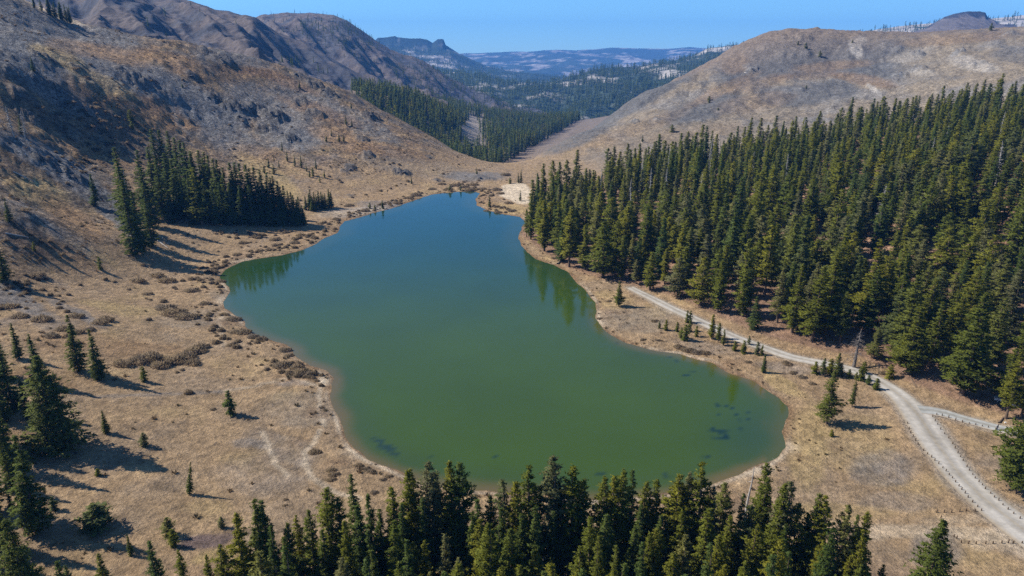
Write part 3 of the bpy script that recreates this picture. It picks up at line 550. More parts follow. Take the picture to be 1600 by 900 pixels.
def crown_geo(seed, h, r, base, nwh, nb, ncl, ntri, flake, droop=.25, power=.8, irr=.25, fill=.0, up=.25, bot=.25):
    g = np.random.default_rng(seed); t = np.linspace(0, 1, nwh); t = np.clip(t + g.normal(0, .3 / nwh, nwh), 0, .995)
    lump = 1 + irr * np.interp(t, np.linspace(0, 1, 9), g.normal(0, 1, 9))
    R = r * (1 - t) ** power * np.clip(.45 + t / bot * .55, 0, 1) * lump + .25; az0 = g.random(nwh) * 6.28
    cnt = np.maximum(3, (nb * (.55 + .45 * (1 - t))).astype(int)); wi = np.repeat(np.arange(nwh), cnt); B = len(wi)
    baz = az0[wi] + g.random(B) * 6.28; bt = np.clip(t[wi] + g.normal(0, .4 / nwh, B), 0, 1)
    side = 1 + irr * .8 * np.sin(baz + g.random() * 6.28) * np.sin(bt * 9 + g.random() * 6)
    L = R[wi] * g.uniform(.55, 1.18, B) * side; slope = (up + .35) * bt - droop + g.normal(0, .10, B)
    nc = np.maximum(2, np.round(ncl * (L / r) ** .9 + .6).astype(int)); bi = np.repeat(np.arange(B), nc); Nc = len(bi)
    f = g.uniform(.12, 1.0, Nc) ** .75; l = L[bi] * f; a = baz[bi] + g.normal(0, .13, Nc)
    cz = base + (h - base) * bt[bi] + slope[bi] * l - .10 * l * f + .05 * l
    ctr = np.stack([np.cos(a) * l, np.sin(a) * l, cz], -1)
    ci = np.repeat(np.arange(Nc), ntri); T = len(ci); fl = flake * g.uniform(.6, 1.3, T) * (.75 + .35 * (L[bi][ci] / r))
    p = ctr[ci] + g.normal(0, 1, (T, 3)) * (fl * .38)[:, None] * np.array([1, 1, .45])
    aa = a[ci] + g.normal(0, .9, T); el = g.normal(-.05, .38, T) + slope[bi][ci] * .5
    d = np.stack([np.cos(aa) * np.cos(el), np.sin(aa) * np.cos(el), np.sin(el)], -1)
    s = np.cross(d, g.normal(0, 1, (T, 3)) * np.array([.6, .6, 1.0]) + np.array([0, 0, .2])); s /= np.linalg.norm(s, axis=1)[:, None] + 1e-9
    v0 = p - d * (fl * .5)[:, None] - s * (fl * .22)[:, None]; v1 = p - d * (fl * .4)[:, None] + s * (fl * .26)[:, None]; v2 = p + d * (fl * .62)[:, None]
    ax_ = p * np.array([1, 1, 0]); ax_ /= np.linalg.norm(ax_, axis=1)[:, None] + .3; nn = ax_ + np.array([0, 0, .55]) + g.normal(0, .38, (T, 3)); nn /= np.linalg.norm(nn, axis=1)[:, None]
    flip = (np.cross(v1 - v0, v2 - v0) * nn).sum(1) < 0; a0 = np.where(flip[:, None], v1, v0); a1 = np.where(flip[:, None], v0, v1); v0, v1 = a0, a1
    V = np.stack([v0, v1, v2], 1).reshape(-1, 3); Fs = np.arange(len(V)).reshape(-1, 3); NRM = np.repeat(nn, 3, 0)
    # leader
    k = 10; zt = h - g.uniform(0, .06, k) * h; aa = g.random(k) * 6.28; q = np.stack([np.cos(aa) * .2, np.sin(aa) * .2, zt], -1)
    V2 = np.stack([q, q + np.array([.14, .1, .0]), q * np.array([.3, .3, 1]) + np.array([0, 0, flake * .9])], 1).reshape(-1, 3)
    NRM = np.concatenate([NRM, np.tile([[0, 0, 1.]], (len(V2), 1))]); V, Fs = join([(V, Fs), (V2, np.arange(len(V2)).reshape(-1, 3))]); return V, Fs, NRM
def proto(kind, seed, h, r, base, detail, mat_key, **kw):
    q = {'hi': dict(nwh=int(h * 1.9), nb=8, ncl=8, ntri=6, flake=.55), 'mid': dict(nwh=int(h * 1.5), nb=8, ncl=4, ntri=4, flake=.95), 'lo': dict(nwh=14, nb=6, ncl=2, ntri=3, flake=2.0), 'far': dict(nwh=7, nb=4, ncl=1, ntri=2, flake=5.0)}[detail]
    q.update(kw); v, f, nr_ = crown_geo(seed, h, r, base, **q); cm = mesh_np('crown', v, f, [M[mat_key]], True)
    if len(cm.vertices) == len(nr_): cm.normals_split_custom_set_from_vertices(nr_.astype(np.float32))
    return dict(h=h, crown=cm, trunk=trunk_mesh('trunk', h, h * .012 + .08, seed, M['bark']), kind=kind, mat=mat_key)
PINE_HI = [proto('pine_tree', 100 + i, 26, [4.0, 3.5, 4.5, 3.7, 4.2][i], [4, 2.5, 5, 3, 3.5][i], 'hi', 'pine', irr=.26, power=.68, droop=.12, up=.4, bot=.22) for i in range(5)]
FIR_HI = [proto('fir_tree', 200 + i, 26, [3.4, 4.0, 3.1, 3.8][i], [1.2, .8, 1.5, 1][i], 'hi', 'fir', irr=.13, power=.85, droop=.35, up=.2, bot=.12) for i in range(4)]
PINE_MID = [proto('pine_tree', 300 + i, 26, [3.7, 3.2, 4.1, 3.4, 3.8, 3.0][i], [3, 2, 4.5, 2.5, 5, 2][i], 'mid', 'pine', irr=.2, power=.66, droop=.12, up=.4, bot=.2) for i in range(6)]
WIDE_MID = [proto('pine_tree', 340 + i, 24, [5.4, 4.9, 5.8][i], [2.5, 4, 3][i], 'mid', 'pine', ncl=5, irr=.22, power=.6, droop=.1, up=.4, bot=.2) for i in range(3)]
FIR_MID = [proto('fir_tree', 400 + i, 26, [3.3, 3.7, 3.0][i], 1.2, 'mid', 'fir', irr=.12, power=.8, droop=.3, bot=.12) for i in range(3)]
YOUNG = [proto('young_pine', 500 + i, 6, [1.5, 1.8, 1.3][i], .3, 'mid', 'pine', nwh=14, nb=8, ncl=4, ntri=4, flake=.55, irr=.25, power=.7, bot=.2) for i in range(3)]
BROAD = [proto('fir_tree', 600, 26, 7.2, .8, 'hi', 'fir', nwh=62, nb=12, ncl=9, ntri=5, flake=.7, irr=.14, power=.75, droop=.3, bot=.12), proto('pine_tree', 601, 16, 6.2, 2.2, 'hi', 'pine', nwh=34, nb=12, ncl=9, ntri=6, flake=.75, irr=.12, power=.42, droop=0, up=.5, bot=.3)]

def fg_label(x, y, z, h, fir):
    tx, ty, _ = proj(x, y, z + h)
    zs = [(455, 'at the left flank by the dry meadow'), (560, 'left of the tall dark fir'), (640, 'between the tall dark fir and the twin pines'), (740, 'around the twin tall pines'), (840, 'in the gap right of the twin pines'), (920, 'under the highest tree top'), (1000, 'below the middle of the lake'), (1080, 'left of the big broad pine'), (1150, 'around the big broad pine'), (1215, 'beside the bare snag at the sandy shore'), (1300, 'on the right flank'), (9999, 'at the right end')]
    row = 'back row' if ty < 775 else ('middle row' if ty < 828 else 'nearest row')
    return '%s %s %s, foreground %s' % ('tall' if h > 23 else ('short' if h < 19 else 'medium'), 'dark fir' if fir else 'olive pine', [s for l, s in zs if tx < l][0], row)
def place_tree(P, loc, h, label, group=None, rz=None, fat=1.0, lean=0.0):
    t = bpy.data.objects.new(P['kind'], None); COL.objects.link(t); t.empty_display_size = .5
    s = h / P['h']; t.location = loc; t.scale = (s * fat, s * fat, s); t.rotation_euler = (random.uniform(-.02, .02), lean + random.uniform(-.02, .02), random.uniform(0, 6.28) if rz is None else rz)
    tag(t, label, 'pine' if 'pine' in P['kind'] else 'fir', group)
    for nm in ('trunk', 'crown'):
        o = bpy.data.objects.new(nm, P[nm]); COL.objects.link(o); o.parent = t
    PLACED.append((loc[0], loc[1], h)); return t
PLACED = []

# ------------------------------------------------------------------ instanced stuff
def scatter(name, pts, sc, protos, group_label, aspect=None):
    me = bpy.data.meshes.new(name); me.vertices.add(len(pts)); me.vertices.foreach_set('co', np.ascontiguousarray(pts, np.float32).ravel())
    def at(nm, tp, v):
        a = me.attributes.new(nm, tp, 'POINT'); a.data.foreach_set('value', np.ascontiguousarray(v))
    g = np.random.default_rng(len(pts)); at('tree_size', 'FLOAT', np.asarray(sc, np.float32)); at('turn', 'FLOAT', (g.random(len(pts)) * 6.28).astype(np.float32)); at('which', 'INT', g.integers(0, len(protos), len(pts)).astype(np.int32))
    me.update(); o = obj(name, me)
    c = bpy.data.collections.new(name + '_shapes')
    for i, (m2, mats) in enumerate(protos):
        po = bpy.data.objects.new('%s_shape' % name, m2); c.objects.link(po)
    ng = bpy.data.node_groups.new(name, 'GeometryNodeTree'); ng.interface.new_socket('Geometry', in_out='INPUT', socket_type='NodeSocketGeometry'); ng.interface.new_socket('Geometry', in_out='OUTPUT', socket_type='NodeSocketGeometry')
    n = ng.nodes; l = ng.links; gi = n.new('NodeGroupInput'); go = n.new('NodeGroupOutput'); ip = n.new('GeometryNodeInstanceOnPoints'); ci = n.new('GeometryNodeCollectionInfo')
    ci.inputs['Collection'].default_value = c; ci.inputs['Separate Children'].default_value = True; ci.inputs['Reset Children'].default_value = True
    def na(nm, tp):
        a = n.new('GeometryNodeInputNamedAttribute'); a.data_type = tp; a.inputs[0].default_value = nm; return a.outputs[0]
    ip.inputs['Pick Instance'].default_value = True; l.new(gi.outputs[0], ip.inputs['Points']); l.new(ci.outputs[0], ip.inputs['Instance']); l.new(na('which', 'INT'), ip.inputs['Instance Index'])
    cx = n.new('ShaderNodeCombineXYZ'); l.new(na('turn', 'FLOAT'), cx.inputs[2]); l.new(cx.outputs[0], ip.inputs['Rotation'])
    l.new(na('tree_size', 'FLOAT'), ip.inputs['Scale']); l.new(ip.outputs[0], go.inputs[0])
    md = o.modifiers.new('scatter', 'NODES'); md.node_group = ng; tag(o, group_label, 'forest' if 'forest' in name else name.replace('_', ' '), kind='stuff'); return o
def whole(P):                                  # crown and trunk in one mesh, for instancing
    vs = []; 
    me = P['crown'].copy(); bm = bmesh.new(); bm.from_mesh(me); k = len(bm.faces); bm.from_mesh(P['trunk']); bm.faces.ensure_lookup_table()
    for f in bm.faces[k:]: f.material_index = 1
    bm.to_mesh(me); bm.free(); me.materials.clear(); me.materials.append(M[P['mat']]); me.materials.append(M['bark']); return (me, None)

def snag_geo(h, seed, nb, bl, r0=None, bent=0):
    g = np.random.default_rng(seed); r0 = r0 or h * .014 + .1; zs = np.linspace(-.5, h, 8); off = np.cumsum(g.normal(0, h * .008, (8, 2)), 0); off[:, 0] += bent * (zs / h) ** 2; off[:, 1] *= 1
    tr = tube(np.stack([off[:, 0], off[:, 1], zs], -1), r0 * (1 - np.clip(zs, 0, None) / h * .85), 7); br = []
    for _ in range(nb):
        z = g.uniform(.22, .97) * h; a = g.random() * 6.28; L = bl * g.uniform(.4, 1.1) * (1.15 - z / h); s = g.uniform(-.5, .35)
        x0 = np.interp(z, zs, off[:, 0]); y0 = np.interp(z, zs, off[:, 1]); P = [(x0, y0, z)]
        for q in (.4, .75, 1.0): P.append((x0 + cos(a + .2 * g.normal()) * L * q, y0 + sin(a + .2 * g.normal()) * L * q, z + s * L * q + .15 * L * q * q * g.normal()))
        br.append(tube(P, [.09, .07, .045, .02], 4))
        for _k in range(3):
            q = P[g.integers(1, 4)]; a2 = a + g.choice([-1, 1]) * g.uniform(.5, 1); l2 = L * .35; br.append(tube([q, (q[0] + cos(a2) * l2, q[1] + sin(a2) * l2, q[2] + g.normal(0, .2) * l2)], [.05, .015], 3))
    return tr, join(br)
def dead_whole(h, nb, bl):
    v, f = join(list(snag_geo(h, 55, nb, bl))); return (mesh_np('dead_tree_shape', v, f, [M['dead']]), None)
# ------------------------------------------------------------------ foreground stand: tree tops seen against lake and meadow
# px, py of the top, height, kind (p pine, f fir), label
FG = [(407,785,22,'f',None),(422,825,20,'f',None),(462,807,15,'p',None),(480,800,20,'p',None),(507,762,24,'p','slim pine rising against the brown shore scrub left of the stand'),(530,777,22,'p',None),(550,742,25,'f','tall dark fir standing above its neighbours by the meadow edge'),
 (575,775,22,'f',None),(590,795,20,'f',None),(612,762,24,'p',None),(634,740,26,'p','tall straight narrow pine at the left of the lower shore'),(645,735,25,'p',None),(670,726,27,'p','tall pine whose dark top just overlaps the green water at lower left'),(682,740,22,'f',None),
 (702,725,27,'p','left one of two twin tall pines in front of the green lake'),(715,725,27,'p','right one of two twin tall pines in front of the green lake'),(540,815,22,'p',None),(577,830,20,'f',None),(615,815,22,'p',None),(747,780,22,'f',None),(752,812,20,'p',None),(692,835,20,'p',None),(662,847,18,'p',None),
 (585,860,18,'f',None),(642,850,18,'p',None),(765,775,20,'p',None),(790,752,25,'p',None),(717,872,18,'p',None),(805,755,25,'p',None),(827,730,27,'p','dark tall pine directly left of the highest tree top on the lake'),(866,715,29,'p','tallest grey green pine whose open top stands highest over the green lake'),(877,757,23,'f',None),
 (897,732,27,'p','bushy tall pine directly right of the highest tree top on the lake'),(910,750,24,'p',None),(945,749,24,'p',None),(957,747,25,'p','pine with a yellowish broken top in front of the lake centre'),(975,734,26,'p','open grey green pine top over the water right of the centre'),(992,737,25,'f','slender pointed fir beside the open topped pine over the water'),(1012,754,22,'p',None),
 (1030,749,23,'p',None),(1055,755,22,'p',None),(1065,744,25,'p',None),(1082,740,25,'p',None),(1097,722,28,'p','big broad pine with the highest top at the right part of the stand'),(1117,762,23,'p',None),(1132,757,22,'p',None),(1160,772,20,'f','dark rounded pine right behind the thin bare snag'),
 (1195,727,27,'p','tall narrow dark pine at the right end standing over the sandy shore'),(1202,750,25,'p',None),(927,810,22,'p',None),(950,805,22,'p',None),(990,822,20,'f',None),(1015,832,20,'p',None),(1025,828,20,'p',None),(1050,865,18,'p',None),(965,855,18,'p',None),(907,855,18,'p',None),
 (1142,807,20,'p',None),(1125,840,20,'p',None),(1105,795,23,'p',None),(1185,820,20,'p',None),(1132,882,16,'p',None),(1225,757,26,'p','pointed pine with double top on the right flank of the stand'),(1232,752,26,'p',None),(1262,805,20,'p',None),
 (1280,775,24,'p',None),(1292,777,24,'p',None),(1330,790,23,'p','tall pointed pine near the right end of the foreground stand'),(1345,807,18,'f',None),(1354,800,22,'p','ragged pine at the far right end of the foreground stand'),(1232,820,20,'f',None),(1290,845,18,'p',None),(1347,842,18,'p',None),(1327,872,14,'p',None),(1380,882,10,'p',None),
 (367,802,21,'p',None),(395,780,23,'f','dark pointed fir at the left end of the foreground stand'),(320,867,12,'p',None),(342,852,15,'p',None),(277,862,14,'p',None),(235,845,17,'f','slim pointed fir standing alone left of the foreground stand'),(152,867,11,'p','bushy conifer at the bottom edge left of the meadow'),(100,885,9,'p',None),
 (840,790,24,'f',None),(815,800,22,'f',None),(862,800,20,'f',None),(735,800,20,'f',None),(780,795,22,'f',None),(1070,800,20,'p',None),(1000,790,22,'f',None),(1175,790,20,'p',None),(1250,790,22,'p',None),(445,820,18,'p',None),(500,830,18,'f',None),(560,790,22,'f',None),(625,790,22,'f',None),(660,780,22,'f',None)]
FA = np.array([(a, b, h) for a, b, h, _, _ in FG], float); FP = hit(FA[:, 0], FA[:, 1], FA[:, 2])
for (a, b, h, k, lab), p in zip(FG, FP):
    P = random.choice(FIR_HI if k == 'f' else PINE_HI)
    place_tree(P, tuple(p), h, lab or fg_label(p[0], p[1], p[2], h, k == 'f'), 'conifers of the foreground stand', fat=random.uniform(.85, 1.15))
# fill behind the listed tops, nearer the viewer
g = np.random.default_rng(21); cand = np.stack([g.uniform(-62, 78, 1500), g.uniform(58, 118, 1500)], -1); cz = GZ(cand[:, 0], cand[:, 1]); nfill = 0
for (x, y), z in zip(cand, cz):
    h = random.uniform(17, 25); tx, ty, _ = proj(x, y, z + h); bx, by, _ = proj(x, y, z)
    lim = np.interp(tx, [300, 380, 450, 900, 1200, 1330, 1390], [900, 850, 825, 800, 800, 830, 905])
    if ty < lim or ty > 905 or tx < 330 or tx > 1380: continue
    if min((x - q[0]) ** 2 + (y - q[1]) ** 2 for q in PLACED) < 4.0 ** 2: continue
    k = random.random() < .3
    place_tree(random.choice(FIR_HI if k else PINE_HI), (x, y, z), h, fg_label(x, y, z, h, k), 'conifers of the foreground stand', fat=random.uniform(.85, 1.15)); nfill += 1
    if nfill > 40: break
# ------------------------------------------------------------------ single trees: base point and height in picture units
SINGLE = [(497,0,0,0,0,None)]
SG = [ # base px, base py, top py, kind, fat, label
 (124,580,493,'f',1.25,'tall dark fir, left one of a pair on the meadow above the shadow'),(157,593,515,'f',1.25,'right one of a fir pair on the meadow, its shadow to the right'),(226,596,574,'y',1.1,'tiny conifer at the edge of the brown willow scrub'),(361,648,612,'y',1.0,'small lone conifer with two stems in the open meadow'),
 (167,677,642,'f',1.3,'small pointed fir right of the broadest fir'),(226,697,677,'y',1.3,'tiny pyramid conifer in the middle of the left meadow'),(153,743,733,'y',1.6,'tiny round conifer sapling below the long tree shadow'),(296,773,724,'n',.8,'leaning narrow conifer in the meadow at lower left'),
 (152,825,790,'b',2.3,'squat bushy conifer beside the tall narrow fir'),(85,797,777,'y',1.3,'small sapling at the foot of the tall narrow fir'),(20,800,755,'n',.9,'thin conifer at the left edge beside the tall narrow fir'),(205,868,835,'n',1.0,'small slim conifer with shadow near the bottom left'),
 (264,837,810,'b',1.3,'upper of two small conifers near the brown patch'),(272,853,828,'b',1.2,'lower of two small conifers near the brown patch'),(347,824,808,'y',1.2,'tiny sapling above the brown patch of bare soil'),
 (150,322,272,'f',1.3,'lone grey green fir on the rocky left slope'),(15,347,310,'n',1.2,'small fir at the left edge of the rocky slope'),(157,421,402,'y',.8,'thin sapling on the left slope below the grey fir'),(54,392,378,'y',.8,'small sapling high on the shaded left slope'),
 (8,440,380,'f',1.6,'dark fir cut by the left edge of the picture'),(35,210,180,'f',1.2,'young fir among bare trees high on the left slope'),(52,110,88,'n',1.2,'slim conifer on the golden bench at upper left'),(205,190,172,'b',1.2,'upper sapling on the grey gully above the tree cluster'),(207,202,190,'y',1.2,'lower sapling on the grey gully above the tree cluster'),(285,137,131,'b',1.4,'small dark bush like conifer on the upper bare hill'),
 (441,236,221,'f',1.0,'short fir uppermost on the lower left hillside'),(449,252,235,'f',.9,None),(461,260,241,'f',.9,None),(471,262,242,'f',.9,None),(479,268,255,'f',.9,None),(494,264,246,'f',.8,'pointed lone fir right of the hillside file'),(484,277,262,'f',.9,None),(489,275,262,'y',.9,None),(428,250,241,'f',.9,None),(436,262,250,'f',.9,None),(500,285,277,'y',.9,None),(507,278,268,'y',.9,None),
 (643,287,276,'n',1.3,'small dark conifer low on the hill left of the outlet'),(598,326,312,'n',1.6,'bushy lone conifer on the far left shore'),(578,326,317,'y',1.4,None),(586,327,320,'y',1.4,None),(541,195,180,'f',1.2,None),(550,198,186,'f',1.2,None),(549,170,158,'f',1.2,None),(518,212,202,'f',1.2,'small fir on the hillside above the dark rocks'),(510,222,213,'y',1.4,None),(537,222,210,'f',1.3,None),(530,222,208,'f',1.3,None),(468,137,124,'f',1.2,None),
 (720,298,287,'n',1.4,'small conifer standing on the far shore of the lake'),(703,298,289,'y',1.3,None),(765,323,307,'n',1.5,'little conifer on the shore of the far right cove'),(745,272,261,'n',1.4,'conifer on the pale rocks beside the outlet'),(797,287,278,'b',1.4,'round dark conifer behind the pale sandy flat'),(810,286,270,'n',1.2,'left conifer of two by the pale sandy flat'),(814,286,264,'n',1.0,'right conifer of two by the pale sandy flat'),(813,314,296,'n',1.0,'thin pointed sapling at the edge of the sandy flat'),
 (1108,161,154,'b',1.4,None),(1122,173,168,'y',2,None),(1108,156,150,'y',2,None),(1004,222,210,'n',1.2,'small conifer alone on the bare slope over the forest'),(1050,206,195,'b',1.4,'scruffy conifer on the bare right hillside'),(1247,70,64,'y',1.5,None),(1259,76,67,'b',1.5,None),(1281,88,79,'b',1.5,'dark stunted tree beside the pale rocks of the bare hill'),(1548,48,36,'b',1.4,'lone dark tree on the skyline below the butte'),(1260,138,133,'b',1.6,None),(1332,67,62,'y',1.5,None),
 (967,479,440,'p',1.3,'lone pine on the dry shore left of the dirt road'),(1073,505,486,'b',.8,None),(1078,505,486,'b',.8,'young pine beside the pale bend of the dirt road'),(1030,513,502,'b',1.0,None),(1040,516,500,'b',1.0,None),(1058,518,504,'b',1.0,None),(1070,532,508,'b',1.0,None),(1078,518,500,'b',.8,None),(1088,526,510,'b',1.0,None),(1064,528,512,'b',1.0,None),
 (1112,530,492,'m',1.3,None),(1122,535,505,'m',1.3,None),(1130,540,515,'m',1.2,None),(1148,548,534,'b',1.2,None),(1162,552,533,'b',1.0,None),(1170,540,525,'y',1.0,None),(1183,555,535,'b',.9,None),(1190,556,540,'b',.9,None),(1193,582,552,'n',1.2,'narrow young pine at the shore below the road'),
 (1292,662,580,'p',1.2,'tall lone pine by the right shore with ragged lower branches'),(1331,636,595,'p',1.0,'shorter pine right of the tall lone shore pine'),(1299,682,672,'b',1.3,'tiny round bush conifer below the lone pine'),(1273,584,566,'b',1.4,None),(1285,588,560,'m',1.3,None),(1297,584,562,'b',1.4,None),(1306,590,552,'m',1.2,None),(1312,588,568,'b',1.3,None),(1326,592,578,'b',1.5,None),(1337,594,582,'b',1.4,None),(1345,596,574,'b',1.2,None),(1356,602,586,'b',1.2,None),(1368,610,592,'b',1.3,None),(1390,588,570,'b',1.2,None),(1350,582,566,'b',1.1,None),
]
kinds = {'f': lambda: random.choice(FIR_HI), 'p': lambda: random.choice(PINE_HI), 'y': lambda: random.choice(YOUNG), 'b': lambda: random.choice(YOUNG), 'n': lambda: random.choice(FIR_HI), 'm': lambda: random.choice(PINE_MID)}
SB = hit([s[0] for s in SG], [s[1] for s in SG])
def top_height(p, py): # height of an upright thing standing at p whose top shows at row py
    d = ray(800, py); t = p[1] / d[1]; return max(.6, CAMH + d[2] * t - p[2])
for (bx, by, ty, k, fat, lab), p in zip(SG, SB):
    h = top_height(p, ty); P = kinds[k]()
    if lab is None:
        sz_ = 'taller' if by - ty > 22 else ('small' if by - ty < 13 else 'medium')
        if bx < 515: lab = '%s fir in the loose file above the right end of the hillside cluster' % sz_
        elif bx < 570: lab = '%s fir on the sunny hillside left of the wooded valley, %s' % (sz_, 'upper' if by < 200 else 'lower')
        elif by < 250: lab = 'stunted conifer scattered on the bare right hill, %s' % ('near its skyline' if by < 100 else 'on its lower slope')
        elif bx < 900: lab = 'little conifer beside the bushy lone conifer on the far left shore' if bx < 620 else 'little conifer at the foot of the hill on the far shore'
        else: lab = '%s young pine %s' % (sz_, 'in the thicket below the first bend of the road' if bx < 1065 else ('around the first bend of the dirt road' if bx < 1100 else ('where young pines stand against the road' if bx < 1140 else ('in the sparse row along the road middle' if bx < 1200 else ('left of the huge weathered stump, lake side' if bx < 1320 else 'right of the huge weathered stump, lake side')))))
    place_tree(P, tuple(p), h, lab, 'scattered young conifers', fat=fat, lean=-.18 if (bx, by) == (296, 773) else 0)
# the broad and tall firs at the left edge, and the big pine at the right edge
for bx, by, ty, P, fat, lab in [(92,698,556,BROAD[0],1.3,'broadest dark fir with long branches left of the meadow'),(58,832,683,FIR_HI[0],1.25,'very tall narrow fir with a leaning top at lower left'),(22,640,540,FIR_HI[1],1.3,'dark fir behind the broadest fir at the left edge'),
     (62,600,523,FIR_HI[2],1.2,'pointed fir rising behind the broadest fir'),(14,735,603,FIR_HI[3],1.0,'tall fir at the left edge below the broadest fir'),(62,1010,815,BROAD[0],.8,'wide dark fir filling the bottom left corner'),(1590,768,662,BROAD[1],1.05,'big rounded pine at the right edge beside the road'),
     (1432,1000,815,BROAD[0],.95,'lone pointed pine at the bottom right in dry meadow'),(-5,700,590,FIR_HI[1],1.2,'fir half hidden at the left edge'),(30,560,505,FIR_HI[2],1.2,'dark fir on the slope at the left edge'),(-40,900,700,FIR_HI[0],1.3,'tall fir at the left edge of the picture'),(2,860,720,FIR_HI[2],1.0,'fir at the left edge right above the corner fir'),
     (8,660,585,FIR_HI[3],1.2,'slim fir at the left edge between two bigger firs'),(-12,640,520,FIR_HI[0],1.3,'fir top at the left edge above the meadow'),(45,655,590,FIR_HI[2],1.1,'fir just left of the broadest fir'),(20,765,690,FIR_HI[1],1.1,'short fir left of the tall narrow fir'),(-20,800,640,FIR_HI[2],1.3,'dark fir crossing the left edge'),(0,590,500,FIR_HI[3],1.2,'fir on the left edge below the shaded slope'),(38,900,850,FIR_HI[3],1.2,'short fir between the tall narrow fir and the corner fir'),(-30,700,560,FIR_HI[1],1.3,'fir partly outside the left edge'),
     (1572,652,552,PINE_HI[2],1.15,'pine with a dark trunk directly in front of the parked cars'),(1596,650,560,PINE_HI[4],1.1,'pine at the right edge beside the parked cars'),(75,1000,868,FIR_HI[2],1.2,'dark fir beside the wide corner fir'),(120,1000,880,FIR_HI[1],1.1,'small fir top at the bottom edge right of the corner fir')]:
    p = hit(bx, by)[0]; h = top_height(p, ty); place_tree(P, tuple(p), h, lab, fat=fat)
# shade trees just beyond the left edge (their shadows reach the frame)
# ------------------------------------------------------------------ tree cluster on the left hillside
CLT = [(197,213,330),(213,268,398),(205,240,360),(228,235,385),(222,300,392),(236,262,372),(252,198,330),(262,200,325),(275,200,322),(246,230,345),(258,250,352),(270,240,345),(285,213,330),(293,218,335),(282,250,342),(268,300,348),(300,222,328),(306,268,350),(316,262,352),(312,240,330),(322,235,328),(330,238,335),(338,243,338),(346,248,340),(352,250,342),(360,262,345),(368,255,343),(376,254,345),(384,256,347),(392,258,346),(400,263,346),(408,262,348),(416,265,350),(424,270,350),(432,275,350),(440,283,350),(448,290,350),(455,298,350),(462,305,350),(410,290,352),(396,290,352),(380,290,352),(365,285,352),(350,285,350),(338,290,352),(440,310,353),(425,305,353),(470,308,350),(486,296,326),(492,300,326),(499,298,326),(506,303,326),(515,295,325),(478,306,328),(238,310,385),(286,290,335),(326,280,345),(420,246,262),(413,258,270),(428,256,272),(475,325,352)]
CLT += [(a + q, b + w_, c + e) for (a, b, c), q, w_, e in zip(CLT[14:52], [6, -5, 9, 4, -7, 8, 3, -4, 7] * 5, [22, 30, 14, 26, 18, 34, 12, 25, 20] * 5, [-12, -4, 2, -9, -16, 1, -6, -14, -2] * 5)] + [(484,303,327),(495,304,328),(509,302,327),(518,299,324),(489,306,330),(503,299,325),(430,278,350),(444,292,352),(459,300,352),(466,312,353)]
CLT = [(a, b, min(c, b + 92) if a > 214 else c) for a, b, c in CLT]
CB = hit([c[0] for c in CLT], [c[2] for c in CLT])
for (bx, ty, by), p in zip(CLT, CB):
    h = min(36, top_height(p, ty)); lab = {197: 'tallest fir at the left end of the hillside cluster', 213: 'tall fir lowest on the slope at the left of the cluster', 312: 'dark fir within the hillside cluster', 316: 'paler broad pine at the lower edge of the hillside cluster'}.get(bx, '%s fir in the %s of the hillside cluster, %s' % ('tall' if h > 24 else ('short' if h < 15 else 'mid sized'), 'left part' if bx < 290 else ('middle' if bx < 370 else ('right part' if bx < 470 else 'detached right end')), 'rear' if by < 310 else ('centre' if by < 345 else 'front edge')))
    place_tree(random.choice(PINE_HI if bx == 316 else FIR_HI), tuple(p), h, lab, 'firs of the hillside cluster', fat=1.25 if h > 20 else 1.55)
g = np.random.default_rng(5)
for px, py in g.uniform([50, 12], [118, 34], (16, 2)):
    p = hit(px, np.interp(px, [45, 120], [8, 40]) + 1)[0]; place_tree(random.choice(FIR_MID), tuple(p), random.uniform(9, 17), 'dark fir on the high ridge at the upper left corner', 'firs on the upper left ridge', fat=1.1)

# ------------------------------------------------------------------ the big forest on the right
g = np.random.default_rng(9); X = g.uniform(0, 620, 60000); Y = g.uniform(130, 760, 60000); Zc = ground_z(X, Y); px, py, dep = proj(X, Y, Zc)
fm = forest_mask(px, py); holes = np.minimum(fbm(X / 16, Y / 16, 2, 77), .03 + .8 * np.abs(fbm(X / 45, Y / 30, 3, 78)) - .17); ok = (fm > .5) & (px < 1760) & (shore_sd(X, Y) > 1.5) & (holes > -.17)
ok &= np.minimum(polydist(X, Y, RL, RW), polydist(X, Y, SLN, SW)) > 2.0
ok &= ~((np.abs(px - 1350) < 26) & (py > 405) & (py < 440)) & ~((np.hypot((px - 1338) / 22, (py - 540) / 22) < 1)) & ~(np.hypot((px - 1565) / 26, (py - 638) / 9) < 1)
X, Y, Zc, px, py, dep = (q[ok] for q in (X, Y, Zc, px, py, dep)); keep = []; cell = {}
for i in range(len(X)):
    rmin = 7.3 * (1 + .25 * np.sin(X[i] / 17.) * np.sin(Y[i] / 23.)); k = (int(X[i] // 8), int(Y[i] // 8))
    if all((X[i] - X[j]) ** 2 + (Y[i] - Y[j]) ** 2 > rmin ** 2 for a in (-1, 0, 1) for b in (-1, 0, 1) for j in cell.get((k[0] + a, k[1] + b), ())): cell.setdefault(k, []).append(i); keep.append(i)
keep = np.array(keep); keep = keep[np.argsort(dep[keep])]; HT = np.clip(22 + 5 * fbm(X / 50, Y / 50, 2, 81) + g.normal(0, 4.6, len(X)), 8, 32)
edge = np.minimum(polydist(X, Y, RL, RW), shore_sd(X, Y)); HT = np.where(polydist(X, Y, RL, RW) < 9, HT * .82, HT)
front = keep[px[keep] < 1640][:330]; rest = np.array([i for i in keep if i not in set(front.tolist())])
